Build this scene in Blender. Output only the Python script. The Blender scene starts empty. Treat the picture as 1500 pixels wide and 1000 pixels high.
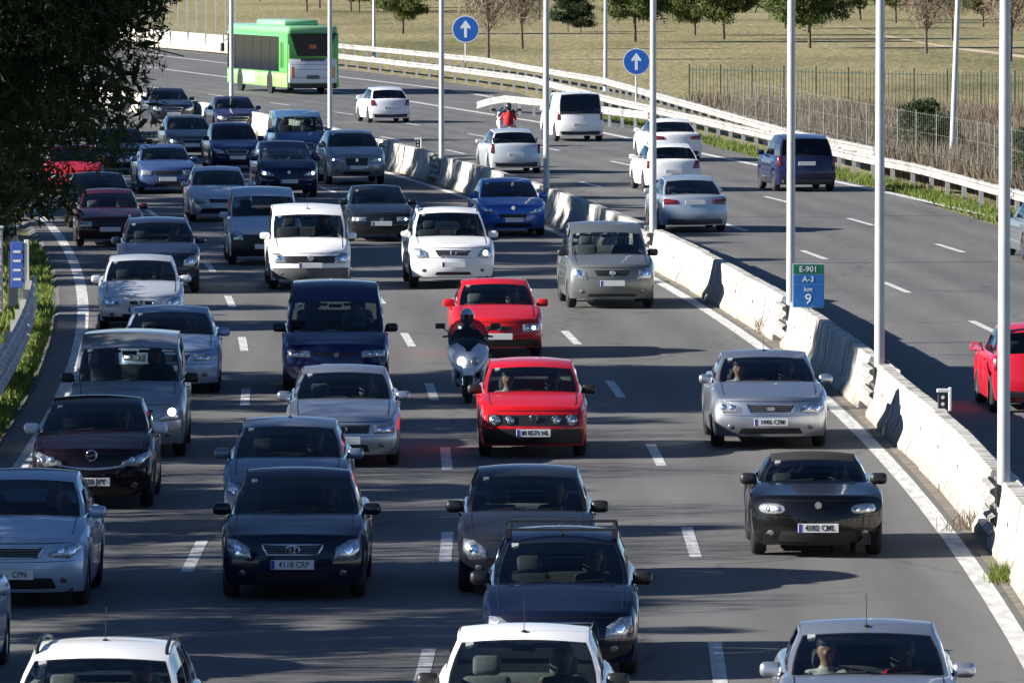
import bpy, bmesh, math, random
import numpy as np
from mathutils.bvhtree import BVHTree
from mathutils import Vector, Matrix
R = math.radians
random.seed(7); rng = np.random.default_rng(7)
scene = bpy.context.scene
COL = scene.collection

# ------------------------------------------------------------ camera, sky, sun, exposure
F_PX, CAM_H = 11550.0, 8.2                      # focal length in photo pixels (1500 wide), eye height
PITCH = math.atan(617 / F_PX)
cd = bpy.data.cameras.new('Camera'); cam = bpy.data.objects.new('Camera', cd); COL.objects.link(cam)
cam.location = (0, 0, CAM_H); cam.rotation_euler = (math.pi/2 - PITCH, 0, 0)
cd.sensor_width = 36; cd.lens = F_PX / 1500 * 36; cd.clip_start = 1; cd.clip_end = 6000
scene.camera = cam

SUN_EL = R(21.5); SUN_DIR = Vector((-0.985, -0.165, 0)).normalized()      # towards the sun (horizontal)
w = bpy.data.worlds.new('World'); scene.world = w; w.use_nodes = True
nt = w.node_tree; bg = nt.nodes['Background']
sky = nt.nodes.new('ShaderNodeTexSky'); sky.sky_type = 'NISHITA'; sky.sun_disc = False
sky.sun_elevation = SUN_EL; sky.sun_rotation = math.atan2(SUN_DIR.x, SUN_DIR.y)
sky.air_density = 0.75; sky.dust_density = 0.0; sky.ozone_density = 4.0; sky.altitude = 2200
nt.links.new(sky.outputs[0], bg.inputs[0]); bg.inputs[1].default_value = 0.056
sl = bpy.data.lights.new('Sun', 'SUN'); sl.energy = 5.0; sl.angle = R(0.5); sl.color = (1, 0.945, 0.87)
so = bpy.data.objects.new('Sun', sl); COL.objects.link(so)
sv = Vector((SUN_DIR.x*math.cos(SUN_EL), SUN_DIR.y*math.cos(SUN_EL), math.sin(SUN_EL)))
so.rotation_euler = sv.to_track_quat('Z', 'Y').to_euler(); so.location = (-30, -10, 40)
vs = scene.view_settings; vs.view_transform = 'Standard'; vs.look = 'None'; vs.gamma = 1; vs.use_curve_mapping = False
vs.exposure = 1.4

# ------------------------------------------------------------ geometry of the place
def ground(px, py, z=0.0):                      # pixel -> point on a level plane (the road is flat)
    u = (px-750)/F_PX; v = (py-500)/F_PX
    dy = math.cos(PITCH)-v*math.sin(PITCH); dz = -math.sin(PITCH)-v*math.cos(PITCH)
    t = (z-CAM_H)/dz
    return u*t, dy*t
def at_depth(px, py, Y):                        # pixel -> point at a known distance
    u = (px-750)/F_PX; v = (py-500)/F_PX
    dy = math.cos(PITCH)-v*math.sin(PITCH); dz = -math.sin(PITCH)-v*math.cos(PITCH)
    t = Y/dy
    return u*t, Y, CAM_H+dz*t
def cpoly(Y):
    u = (Y-100)/100
    return 0.1503*u-4.3378*u*u+0.1091*u**3
def cx(Y):                                      # centre curve of the road: it bends left
    if Y < 470: return cpoly(Y)
    return cpoly(470)+(Y-470)*slope(470)
def slope(Y):
    u = (min(Y, 470)-100)/100
    return (0.1503-8.6756*u+0.3273*u*u)/100
def lane(off, Y):                               # point at lateral offset off from the centre curve
    return cx(Y)+off*math.sqrt(1+slope(Y)**2)
def road_rot(Y): return -math.atan(slope(Y))

# ------------------------------------------------------------ materials
def nodes(name):
    m = bpy.data.materials.new(name); m.use_nodes = True
    n = m.node_tree; b = n.nodes['Principled BSDF']
    return m, n, b
def mat(name, col, rough=0.5, metal=0.0, coat=0.0, var=0.0, scale=6.0, bump=0.0, bscale=40.0, emit=None, spec=None, stretch=None):
    m, n, b = nodes(name)
    b.inputs['Base Color'].default_value = (*col, 1); b.inputs['Roughness'].default_value = rough
    b.inputs['Metallic'].default_value = metal; b.inputs['Coat Weight'].default_value = coat
    b.inputs['Coat Roughness'].default_value = 0.04
    if spec is not None: b.inputs['Specular IOR Level'].default_value = spec
    if emit: b.inputs['Emission Color'].default_value = (*emit[:3], 1); b.inputs['Emission Strength'].default_value = emit[3]
    if var or bump:
        tc = n.nodes.new('ShaderNodeTexCoord'); src = tc.outputs['Object']
        if stretch:
            mp = n.nodes.new('ShaderNodeMapping'); mp.inputs['Scale'].default_value = stretch
            n.links.new(src, mp.inputs[0]); src = mp.outputs[0]
    if var:
        t = n.nodes.new('ShaderNodeTexNoise'); t.inputs['Scale'].default_value = scale; t.inputs['Detail'].default_value = 6
        n.links.new(src, t.inputs['Vector'])
        r = n.nodes.new('ShaderNodeMapRange'); r.inputs['From Min'].default_value = 0.3; r.inputs['From Max'].default_value = 0.7
        r.inputs['To Min'].default_value = 1-var; r.inputs['To Max'].default_value = 1+var
        n.links.new(t.outputs[0], r.inputs[0])
        x = n.nodes.new('ShaderNodeMix'); x.data_type = 'RGBA'; x.blend_type = 'MULTIPLY'; x.inputs[0].default_value = 1
        x.inputs[6].default_value = (*col, 1); n.links.new(r.outputs[0], x.inputs[7]); n.links.new(x.outputs[2], b.inputs['Base Color'])
    if bump:
        t2 = n.nodes.new('ShaderNodeTexNoise'); t2.inputs['Scale'].default_value = bscale; t2.inputs['Detail'].default_value = 4
        n.links.new(src, t2.inputs['Vector'])
        bp = n.nodes.new('ShaderNodeBump'); bp.inputs['Strength'].default_value = bump; bp.inputs['Distance'].default_value = 0.03
        n.links.new(t2.outputs[0], bp.inputs['Height']); n.links.new(bp.outputs[0], b.inputs['Normal'])
    return m
_paint = {}
def paint(col, metal=0.0, rough=0.32):
    k = (col, metal, rough)
    if k not in _paint:
        m = mat('car_paint', col, rough, metal, 0.75, spec=0.5 if metal else 0.03)
        n = m.node_tree; b = n.nodes['Principled BSDF']
        # road film: dust dulls the lower panels and varies the gloss
        tc = n.nodes.new('ShaderNodeTexCoord'); t = n.nodes.new('ShaderNodeTexNoise'); t.inputs['Scale'].default_value = 2.2; t.inputs['Detail'].default_value = 8
        n.links.new(tc.outputs['Object'], t.inputs['Vector'])
        sp = n.nodes.new('ShaderNodeSeparateXYZ'); n.links.new(tc.outputs['Object'], sp.inputs[0])
        h = n.nodes.new('ShaderNodeMapRange'); h.inputs['From Min'].default_value = 0.75; h.inputs['From Max'].default_value = 0.15
        h.inputs['To Min'].default_value = 0.0; h.inputs['To Max'].default_value = 0.09
        n.links.new(sp.outputs['Z'], h.inputs[0])
        mu = n.nodes.new('ShaderNodeMath'); mu.operation = 'MULTIPLY'; n.links.new(h.outputs[0], mu.inputs[0]); n.links.new(t.outputs[0], mu.inputs[1])
        x = n.nodes.new('ShaderNodeMix'); x.data_type = 'RGBA'; n.links.new(mu.outputs[0], x.inputs[0])
        x.inputs[6].default_value = (*col, 1); x.inputs[7].default_value = (0.11, 0.10, 0.09, 1)
        n.links.new(x.outputs[2], b.inputs['Base Color'])
        rr = n.nodes.new('ShaderNodeMapRange'); rr.inputs['To Min'].default_value = 0.01; rr.inputs['To Max'].default_value = 0.09
        n.links.new(t.outputs[0], rr.inputs[0]); n.links.new(rr.outputs[0], b.inputs['Coat Roughness'])
        _paint[k] = m
    return _paint[k]
def glass_mat(name, tint):
    m = bpy.data.materials.new(name); m.use_nodes = True; n = m.node_tree
    for x in list(n.nodes): n.nodes.remove(x)
    o = n.nodes.new('ShaderNodeOutputMaterial'); mx = n.nodes.new('ShaderNodeMixShader')
    tr = n.nodes.new('ShaderNodeBsdfTransparent'); tr.inputs[0].default_value = (*tint, 1)
    gl = n.nodes.new('ShaderNodeBsdfGlossy'); gl.inputs['Roughness'].default_value = 0.03; gl.inputs[0].default_value = (0.9, 0.95, 1, 1)
    fr = n.nodes.new('ShaderNodeFresnel'); fr.inputs[0].default_value = 1.52
    n.links.new(fr.outputs[0], mx.inputs[0]); n.links.new(tr.outputs[0], mx.inputs[1]); n.links.new(gl.outputs[0], mx.inputs[2])
    n.links.new(mx.outputs[0], o.inputs[0])
    return m
M = {}
M['glass'] = glass_mat('window_glass', (0.50, 0.55, 0.54))
M['dark_glass'] = glass_mat('tinted_glass', (0.10, 0.11, 0.12))
M['black'] = mat('black_plastic', (0.012, 0.012, 0.013), 0.45)
M['rubber'] = mat('rubber', (0.014, 0.014, 0.014), 0.8, var=0.3, scale=9)
M['seam'] = mat('seal_rubber', (0.006, 0.006, 0.007), 0.5)
M['chrome'] = mat('chrome', (0.75, 0.76, 0.78), 0.12, 1.0)
M['alloy'] = mat('alloy_rim', (0.42, 0.43, 0.45), 0.3, 0.9)
M['steel_rim'] = mat('steel_rim', (0.07, 0.07, 0.075), 0.45, 0.5)
M['cabin'] = mat('cabin_plastic', (0.03, 0.03, 0.032), 0.7)
M['seat'] = mat('seat_fabric', (0.06, 0.06, 0.065), 0.9, var=0.2, scale=20)
M['seat_light'] = mat('seat_fabric_light', (0.20, 0.21, 0.21), 0.9, var=0.15, scale=20)
M['plate'] = mat('plate_white', (0.62, 0.63, 0.62), 0.4)
M['plate_ink'] = mat('plate_ink', (0.015, 0.015, 0.02), 0.6)
M['plate_blue'] = mat('plate_blue', (0.01, 0.04, 0.30), 0.5)
M['lamp'] = mat('headlamp_reflector', (0.36, 0.38, 0.40), 0.2, 0.6, 1.0, var=0.6, scale=22)
M['lamp_bowl'] = mat('headlamp_bowl', (0.8, 0.82, 0.85), 0.08, 1.0)
M['lamp_dark'] = mat('headlamp_bezel', (0.10, 0.105, 0.11), 0.3, 0.4, 1.0)
M['lit'] = mat('lit_lamp', (1, 1, 1), 0.3, emit=(1, 0.97, 0.9, 2.0))
M['amber'] = mat('amber_lens', (0.55, 0.16, 0.01), 0.25, 0, 1.0)
M['red_lens'] = mat('red_lens', (0.14, 0.008, 0.010), 0.2, 0, 1.0)
M['red_lit'] = mat('brake_lamp_lit', (0.5, 0.02, 0.02), 0.3, emit=(1, 0.05, 0.03, 0.8))
M['mirror_glass'] = mat('mirror_glass', (0.6, 0.62, 0.65), 0.03, 1.0)
M['cloth_top'] = mat('soft_top', (0.010, 0.010, 0.011), 0.9, bump=0.3, bscale=120)
M['galv'] = mat('galvanised_steel', (0.50, 0.50, 0.49), 0.45, 0.35, var=0.22, scale=3)
M['galv_old'] = mat('weathered_rail', (0.34, 0.33, 0.305), 0.6, 0.1, var=0.45, scale=1.7)
M['pole'] = mat('lamp_post_steel', (0.47, 0.47, 0.46), 0.45, 0.25, var=0.12, scale=2)
M['rust'] = mat('rusty_bolt', (0.10, 0.05, 0.03), 0.8)
M['skin'] = mat('skin', (0.36, 0.20, 0.14), 0.5)
M['hair'] = mat('hair', (0.018, 0.012, 0.009), 0.6)
M['jeans'] = mat('trousers', (0.03, 0.035, 0.06), 0.9)
M['orange'] = mat('display_orange', (0.5, 0.12, 0.05), 0.5)

# ------------------------------------------------------------ mesh helpers
class MB:
    def __init__(s): s.v = []; s.f = []; s.m = []
    def add(s, vs, fs, mi=0):
        o = len(s.v); s.v += [tuple(p) for p in vs]; s.f += [tuple(i+o for i in f) for f in fs]; s.m += [mi]*len(fs); return o
    def grid(s, rows, mi=0, closed=False, skip=None):
        n = len(rows[0]); vs = [p for r in rows for p in r]; fs = []
        for i in range(len(rows)-1):
            for j in range(n if closed else n-1):
                if skip and skip(i, j): continue
                k = (j+1) % n
                fs.append((i*n+j, i*n+k, (i+1)*n+k, (i+1)*n+j))
        s.add(vs, fs, mi)
    def box(s, c, d, rot=None, mi=0, taper=1.0):
        x, y, z = d[0]/2, d[1]/2, d[2]/2; t = taper
        vs = [(-x, -y, -z), (x, -y, -z), (x, y, -z), (-x, y, -z), (-x*t, -y*t, z), (x*t, -y*t, z), (x*t, y*t, z), (-x*t, y*t, z)]
        if rot is not None: vs = [tuple(rot @ Vector(p)) for p in vs]
        vs = [(p[0]+c[0], p[1]+c[1], p[2]+c[2]) for p in vs]
        s.add(vs, [(3, 2, 1, 0), (4, 5, 6, 7), (0, 1, 5, 4), (1, 2, 6, 5), (2, 3, 7, 6), (3, 0, 4, 7)], mi)
    def rbox(s, c, d, b=0.02, rot=None, mi=0, seg=1):
        bm = bmesh.new(); bmesh.ops.create_cube(bm, size=1)
        bmesh.ops.scale(bm, vec=d, verts=bm.verts)
        bmesh.ops.bevel(bm, geom=bm.edges[:], offset=min(b, min(d)*0.45), segments=seg, affect='EDGES', profile=0.5)
        bm.verts.index_update()
        vs = [v.co.copy() for v in bm.verts]
        if rot is not None: vs = [rot @ v for v in vs]
        s.add([(v.x+c[0], v.y+c[1], v.z+c[2]) for v in vs], [[v.index for v in f.verts] for f in bm.faces], mi); bm.free()
    def tube(s, pts, rad, n=8, mi=0, cap=True):
        pts = [Vector(p) for p in pts]; rs = rad if isinstance(rad, (list, tuple)) else [rad]*len(pts)
        rows = []; up = Vector((0.13, 0.31, 0.94))
        for i, p in enumerate(pts):
            d = (pts[min(i+1, len(pts)-1)]-pts[max(i-1, 0)]).normalized()
            a = d.cross(up)
            if a.length < 1e-3: a = d.cross(Vector((1, 0, 0)))
            a.normalize(); b = d.cross(a)
            rows.append([tuple(p+(a*math.cos(2*math.pi*k/n)+b*math.sin(2*math.pi*k/n))*rs[i]) for k in range(n)])
        o = len(s.v); s.grid(rows, mi, closed=True)
        if cap:
            s.f.append(tuple(o+k for k in range(n))); s.m.append(mi)
            e = o+(len(pts)-1)*n; s.f.append(tuple(e+n-1-k for k in range(n))); s.m.append(mi)
    def lathe(s, prof, n=20, axis='x', c=(0, 0, 0), mi=0):     # prof: (along axis, radius)
        rows = []
        for a, r in prof:
            row = []
            for k in range(n):
                t = 2*math.pi*k/n; p, q = r*math.cos(t), r*math.sin(t)
                v = (a, p, q) if axis == 'x' else ((p, a, q) if axis == 'y' else (p, q, a))
                row.append((v[0]+c[0], v[1]+c[1], v[2]+c[2]))
            rows.append(row)
        s.grid(rows, mi, closed=True)
    def ell(s, c, r, n=10, m=7, mi=0):
        rows = []
        for i in range(m+1):
            ph = math.pi*i/m; rr = max(math.sin(ph), 1e-3)
            rows.append([(c[0]+r[0]*rr*math.cos(2*math.pi*k/n), c[1]+r[1]*rr*math.sin(2*math.pi*k/n), c[2]+r[2]*math.cos(ph)) for k in range(n)])
        s.grid(rows, mi, closed=True)
    def mesh(s, name, mats, smooth=None):
        me = bpy.data.meshes.new(name); me.from_pydata(s.v, [], s.f)
        for m in (mats if isinstance(mats, (list, tuple)) else [mats]): me.materials.append(m)
        if any(s.m): me.polygons.foreach_set('material_index', s.m)
        if smooth is not None:
            me.polygons.foreach_set('use_smooth', [True]*len(me.polygons))
            if smooth < 179: me.set_sharp_from_angle(angle=R(smooth))
        me.update(); return me
    def build(s, name, mats, parent=None, smooth=None, sub=0, loc=None, rz=None):
        return link(name, s.mesh(name, mats, smooth), parent, loc, rz, sub)
def link(name, me, parent=None, loc=None, rz=None, sub=0):
    o = bpy.data.objects.new(name, me); COL.objects.link(o)
    if parent is not None: o.parent = parent
    if loc is not None: o.location = loc
    if rz is not None: o.rotation_euler = (0, 0, rz)
    if sub:
        md = o.modifiers.new('Subdivision', 'SUBSURF'); md.levels = sub; md.render_levels = sub
    return o
def empty(name, loc, rz=0, label=None, cat=None, group=None):
    o = bpy.data.objects.new(name, None); COL.objects.link(o); o.location = loc; o.rotation_euler = (0, 0, rz); o.empty_display_size = 0.3
    return tag(o, label, cat, group)
def tag(o, label=None, cat=None, group=None, kind=None):
    if label: o['label'] = label
    if cat: o['category'] = cat
    if group: o['group'] = group
    if kind: o['kind'] = kind
    return o
_txt = {}
def text_mesh(txt, size, extrude=0.002):
    k = (txt, size)
    if k not in _txt:
        cu = bpy.data.curves.new('text', 'FONT'); cu.body = txt; cu.size = size; cu.align_x = 'CENTER'; cu.align_y = 'CENTER'
        cu.extrude = extrude; cu.resolution_u = 2; cu.offset = size*0.008
        to = bpy.data.objects.new('text', cu); COL.objects.link(to)
        dg = bpy.context.evaluated_depsgraph_get()
        me = bpy.data.meshes.new_from_object(to.evaluated_get(dg)); me.name = 'lettering'
        bpy.data.objects.remove(to); bpy.data.curves.remove(cu)
        _txt[k] = me
    return _txt[k]
def text(txt, size, material, parent, loc, rot, name='lettering', sx=1.0):
    me = text_mesh(txt, size).copy(); me.materials.clear(); me.materials.append(material)
    o = link(name, me, parent, loc); o.rotation_euler = rot; o.scale = (sx, 1, 1)
    return o
lerp = lambda a, b, t: a+(b-a)*t

# ------------------------------------------------------------ ground and road
def ribbon(name, offs, Ys, z, material, parent=None, kind=None, fn=lane):
    rows = [[(fn(o, Y), Y, z) for o in offs] for Y in Ys]
    b = MB(); b.grid([list(r) for r in rows]); o = b.build(name, material, parent)
    if kind: tag(o, kind=kind)
    return o
def interp_path(pts):                            # pts: (X, Y) sorted by Y
    ys = [p[1] for p in pts]; xs = [p[0] for p in pts]
    return lambda Y: float(np.interp(Y, ys, xs))
RAIL1 = interp_path([(13.3, 120), (15.0, 180), (14.3, 214), (12.55, 240.6), (11.0, 255), (9.4, 275), (7.3, 299), (4.1, 335), (1.0, 376.5), (-3.1, 403.7), (-7.9, 431), (-17.7, 486.6), (-23.7, 513), (-30, 540)])
RAIL2 = interp_path([(12.2, 255), (9.9, 281), (7.3, 323), (4.4, 371.6), (-1.7, 429), (-10, 474), (-16.5, 505)])
EDGE_R = interp_path([(19.0, 100), (18.2, 150), (14.7, 200), (13.35, 218), (11.39, 237), (8.05, 265.6), (3.3, 306), (-1.4, 336.4), (-5.2, 360.7), (-15, 412.5), (-19.7, 437.3), (-30, 490), (-41, 540)])
RAMP_L = interp_path([(0.3, 355.3), (-2.65, 379.5), (-16.7, 454), (-22.1, 481.7), (-33, 530)])

def asphalt():
    m, n, b = nodes('asphalt')
    L = n.links.new
    tc = n.nodes.new('ShaderNodeTexCoord')
    def noise(scale, detail, stretch):
        mp = n.nodes.new('ShaderNodeMapping'); mp.inputs['Scale'].default_value = stretch; L(tc.outputs['Object'], mp.inputs[0])
        t = n.nodes.new('ShaderNodeTexNoise'); t.inputs['Scale'].default_value = scale; t.inputs['Detail'].default_value = detail; t.inputs['Roughness'].default_value = 0.6
        L(mp.outputs[0], t.inputs['Vector']); return t.outputs[0]
    big = noise(0.10, 5, (1, 0.35, 1)); mid = noise(1.1, 6, (1.6, 0.10, 1)); fine = noise(42, 3, (1, 1, 1))
    def rng_(src, a, c):
        r = n.nodes.new('ShaderNodeMapRange'); r.inputs['From Min'].default_value = 0.3; r.inputs['From Max'].default_value = 0.7
        r.inputs['To Min'].default_value = a; r.inputs['To Max'].default_value = c; L(src, r.inputs[0]); return r.outputs[0]
    def mul(a, c):
        x = n.nodes.new('ShaderNodeMath'); x.operation = 'MULTIPLY'; L(a, x.inputs[0]); L(c, x.inputs[1]); return x.outputs[0]
    # wheel tracks and oil drip band repeat with the lane width (lat = metres from the road centre curve)
    at_ = n.nodes.new('ShaderNodeAttribute'); at_.attribute_name = 'lat'
    def math_(op, a, c=None):
        x = n.nodes.new('ShaderNodeMath'); x.operation = op
        for k_, s_ in enumerate((a, c)):
            if s_ is None: continue
            if isinstance(s_, (int, float)): x.inputs[k_].default_value = s_
            else: L(s_, x.inputs[k_])
        return x.outputs[0]
    ph = math_('MULTIPLY', math_('ADD', at_.outputs['Fac'], 0.86), 2*math.pi/3.24)
    trk = math_('MULTIPLY', math_('SINE', math_('ADD', math_('MULTIPLY', ph, 2.0), -math.pi/2)), 0.5)
    wob = noise(0.35, 4, (1, 0.12, 1))
    trk = math_('ADD', 1.0, math_('MULTIPLY', math_('MULTIPLY', trk, wob), -0.34))
    spot = noise(0.9, 5, (1, 0.45, 1)); sp_ = n.nodes.new('ShaderNodeMapRange'); sp_.inputs['From Min'].default_value = 0.63; sp_.inputs['From Max'].default_value = 0.74
    sp_.inputs['To Min'].default_value = 1.0; sp_.inputs['To Max'].default_value = 0.72; L(spot, sp_.inputs[0])
    vo = n.nodes.new('ShaderNodeTexVoronoi'); vo.feature = 'DISTANCE_TO_EDGE'; vo.inputs['Scale'].default_value = 0.16
    wv = n.nodes.new('ShaderNodeMapping'); wv.inputs['Scale'].default_value = (1, 0.5, 1); L(tc.outputs['Object'], wv.inputs[0])
    dn = n.nodes.new('ShaderNodeVectorMath'); dn.operation = 'ADD'; L(wv.outputs[0], dn.inputs[0]); nz_ = n.nodes.new('ShaderNodeTexNoise'); nz_.inputs['Scale'].default_value = 0.8; L(tc.outputs['Object'], nz_.inputs['Vector']); L(nz_.outputs['Color'], dn.inputs[1]); L(dn.outputs[0], vo.inputs['Vector'])
    ck = n.nodes.new('ShaderNodeMapRange'); ck.inputs['From Max'].default_value = 0.012; ck.inputs['To Min'].default_value = 0.72; ck.inputs['To Max'].default_value = 1.0; L(vo.outputs['Distance'], ck.inputs[0])
    v = mul(mul(mul(trk, sp_.outputs[0]), ck.outputs[0]), mul(mul(rng_(big, 0.86, 1.12), rng_(mid, 0.90, 1.10)), rng_(fine, 0.78, 1.22)))
    mx = n.nodes.new('ShaderNodeMix'); mx.data_type = 'RGBA'; mx.blend_type = 'MULTIPLY'; mx.inputs[0].default_value = 1
    mx.inputs[6].default_value = (0.128, 0.127, 0.123, 1); L(v, mx.inputs[7]); L(mx.outputs[2], b.inputs['Base Color'])
    b.inputs['Roughness'].default_value = 0.88; b.inputs['Specular IOR Level'].default_value = 0.25
    bp = n.nodes.new('ShaderNodeBump'); bp.inputs['Strength'].default_value = 0.35; bp.inputs['Distance'].default_value = 0.01
    L(fine, bp.inputs['Height']); L(bp.outputs[0], b.inputs['Normal'])
    return m
def field():
    m, n, b = nodes('dry_grassland'); L = n.links.new
    tc = n.nodes.new('ShaderNodeTexCoord')
    def noise(scale, detail, stretch=(1, 1, 1)):
        mp = n.nodes.new('ShaderNodeMapping'); mp.inputs['Scale'].default_value = stretch; L(tc.outputs['Object'], mp.inputs[0])
        t = n.nodes.new('ShaderNodeTexNoise'); t.inputs['Scale'].default_value = scale; t.inputs['Detail'].default_value = detail; t.inputs['Roughness'].default_value = 0.65
        L(mp.outputs[0], t.inputs['Vector']); return t.outputs[0]
    cr = n.nodes.new('ShaderNodeValToRGB'); e = cr.color_ramp.elements
    e[0].position = 0.30; e[0].color = (0.125, 0.125, 0.058, 1); e[1].position = 0.72; e[1].color = (0.33, 0.285, 0.165, 1)
    k = e.new(0.5); k.color = (0.255, 0.222, 0.115, 1)
    L(noise(0.055, 8, (1, 0.3, 1)), cr.inputs[0])
    mx = n.nodes.new('ShaderNodeMix'); mx.data_type = 'RGBA'; mx.blend_type = 'MULTIPLY'; mx.inputs[0].default_value = 1
    r = n.nodes.new('ShaderNodeMapRange'); r.inputs['From Min'].default_value = 0.3; r.inputs['From Max'].default_value = 0.7; r.inputs['To Min'].default_value = 0.72; r.inputs['To Max'].default_value = 1.2
    fine = noise(1.6, 6, (1, 0.35, 1)); L(fine, r.inputs[0]); L(cr.outputs[0], mx.inputs[6]); L(r.outputs[0], mx.inputs[7]); L(mx.outputs[2], b.inputs['Base Color'])
    b.inputs['Roughness'].default_value = 0.95; b.inputs['Specular IOR Level'].default_value = 0.1
    bp = n.nodes.new('ShaderNodeBump'); bp.inputs['Strength'].default_value = 0.9; bp.inputs['Distance'].default_value = 0.25
    L(fine, bp.inputs['Height']); L(bp.outputs[0], b.inputs['Normal'])
    return m
M['field'] = field(); M['asphalt'] = asphalt()
M['line'] = mat('road_paint', (0.52, 0.52, 0.50), 0.7, var=0.30, scale=2.2, stretch=(3, 0.6, 1))
M['sand'] = mat('sandy_path', (0.46, 0.37, 0.25), 0.95, var=0.15, scale=0.4)
M['soil'] = mat('verge_soil', (0.17, 0.145, 0.11), 0.95, var=0.35, scale=2, bump=0.6, bscale=9)

b = MB(); gx = [-3000, -200, -60, -25, 0, 25, 60, 200, 3000]; gy = [-300, 0, 80, 160, 240, 320, 400, 600, 900, 2000, 5500]
b.grid([[(x, y, -0.09) for x in gx] for y in gy]); tag(b.build('ground', M['field']), kind='structure')

road_Y = [20+6*i for i in range(int(520/6)+2)]
b = MB()
rows = []
for Y in road_Y:
    xl = lane(-7.78, Y)
    xr = RAIL1(Y)-0.85-0.5*min(1, max(0, (300-Y)/60)) if Y > 150 else lane(20.2, Y)
    rows.append([(xl-0.25, Y, -0.12)]+[(lerp(xl, xr, k/10), Y, 0.0) for k in range(11)]+[(xr+0.25, Y, -0.12)])
b.grid(rows); road = tag(b.build('road', M['asphalt']), kind='structure')
la = road.data.attributes.new('lat', 'FLOAT', 'POINT'); la.data.foreach_set('value', [(p[0]-cx(p[1]))/math.sqrt(1+slope(p[1])**2) for p in b.v])

def dash(off, Yc, ln=5.0, wd=0.16, off_fn=None):
    Ys = [Yc-ln/2, Yc, Yc+ln/2]; mid = lane(off, Yc)
    rows = [[(lane(off-wd/2, Y)-mid, Y-Yc, 0), (lane(off+wd/2, Y)-mid, Y-Yc, 0)] for Y in Ys]
    mb = MB(); mb.grid(rows); mb.build('lane_dash', M['line'], road, loc=(mid, Yc, 0.004))
for off, Y0 in ((2.37, 103.9), (-0.86, 103.1), (-4.10, 101.6)):
    for k in range(-2, 15): dash(off, Y0+17*k)
for off, Y0 in ((10.92, 158.9), (14.77, 197.2)):
    for k in range(-5, 15): dash(off, Y0+17.2*k)
def line_obj(name, fn, Ya, Yb, wd, step=5.0, z=0.004):
    Ys = list(np.arange(Ya, Yb, step)); rows = [[(fn(Y)-wd/2, Y, z), (fn(Y)+wd/2, Y, z)] for Y in Ys]
    mb = MB(); mb.grid(rows); return mb.build(name, M['line'], road)
line_obj('edge_line', lambda Y: lane(5.84, Y), 40, 330, 0.24)
line_obj('edge_line', lambda Y: lane(-7.27, Y), 40, 330, 0.24)
line_obj('edge_line', lambda Y: lane(7.45, Y), 60, 420, 0.18)
line_obj('edge_line', EDGE_R, 150, 520, 0.30)
line_obj('edge_line', RAMP_L, 356, 520, 0.30)

b = MB(); pa = [ground(x, y, -0.085) for x, y in ((1190, 22), (1240, 38), (1300, 54), (1380, 68), (1500, 84), (1640, 100))]
b.grid([[(x, y-7-3*(k % 2), -0.075), (x, y+7+4*((k+1) % 2), -0.075)] for k, (x, y) in enumerate(pa)]); tag(b.build('path', M['sand']), kind='structure')

# strips of bare soil along the median foot and behind the rails
ribbon('median_strip', (6.05, 7.05), [60+8*i for i in range(45)], 0.008, M['soil'], kind='structure')

# ------------------------------------------------------------ concrete median
def concrete():
    m, n, b = nodes('barrier_concrete'); L = n.links.new
    tc = n.nodes.new('ShaderNodeTexCoord'); ge = n.nodes.new('ShaderNodeNewGeometry')
    mp = n.nodes.new('ShaderNodeMapping'); mp.inputs['Scale'].default_value = (2.2, 2.2, 0.22); L(ge.outputs['Position'], mp.inputs[0])
    t = n.nodes.new('ShaderNodeTexNoise'); t.inputs['Scale'].default_value = 1.6; t.inputs['Detail'].default_value = 8; L(mp.outputs[0], t.inputs['Vector'])
    cr = n.nodes.new('ShaderNodeValToRGB'); e = cr.color_ramp.elements
    e[0].position = 0.32; e[0].color = (0.13, 0.12, 0.10, 1); e[1].position = 0.54; e[1].color = (0.47, 0.455, 0.41, 1)
    L(t.outputs[0], cr.inputs[0])
    # splash grime near the foot
    sp = n.nodes.new('ShaderNodeSeparateXYZ'); L(ge.outputs['Position'], sp.inputs[0])
    t2 = n.nodes.new('ShaderNodeTexNoise'); t2.inputs['Scale'].default_value = 2.3; t2.inputs['Detail'].default_value = 7; L(ge.outputs['Position'], t2.inputs['Vector'])
    ad = n.nodes.new('ShaderNodeMath'); ad.operation = 'MULTIPLY_ADD'; L(t2.outputs[0], ad.inputs[0]); ad.inputs[1].default_value = -0.9; L(sp.outputs['Z'], ad.inputs[2])
    r = n.nodes.new('ShaderNodeMapRange'); r.inputs['From Min'].default_value = -0.5; r.inputs['From Max'].default_value = -0.12; r.inputs['To Min'].default_value = 0.8; r.inputs['To Max'].default_value = 0.0
    L(ad.outputs[0], r.inputs[0])
    mx = n.nodes.new('ShaderNodeMix'); mx.data_type = 'RGBA'; L(r.outputs[0], mx.inputs[0]); L(cr.outputs[0], mx.inputs[6]); mx.inputs[7].default_value = (0.20, 0.17, 0.13, 1)
    L(mx.outputs[2], b.inputs['Base Color']); b.inputs['Roughness'].default_value = 0.9
    bp = n.nodes.new('ShaderNodeBump'); bp.inputs['Strength'].default_value = 0.3; bp.inputs['Distance'].default_value = 0.02; L(t2.outputs[0], bp.inputs['Height']); L(bp.outputs[0], b.inputs['Normal'])
    return m
M['concrete'] = concrete()
POLE_Y = [75.5, 104.0, 131.3, 152.6, 188.0, 217.0, 246.5, 279.0, 308.5, 339]
NJ = [(-0.31, 0), (-0.31, 0.08), (-0.19, 0.30), (-0.11, 0.84), (-0.09, 0.87), (0.09, 0.87), (0.11, 0.84), (0.19, 0.30), (0.31, 0.08), (0.31, 0)]
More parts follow.
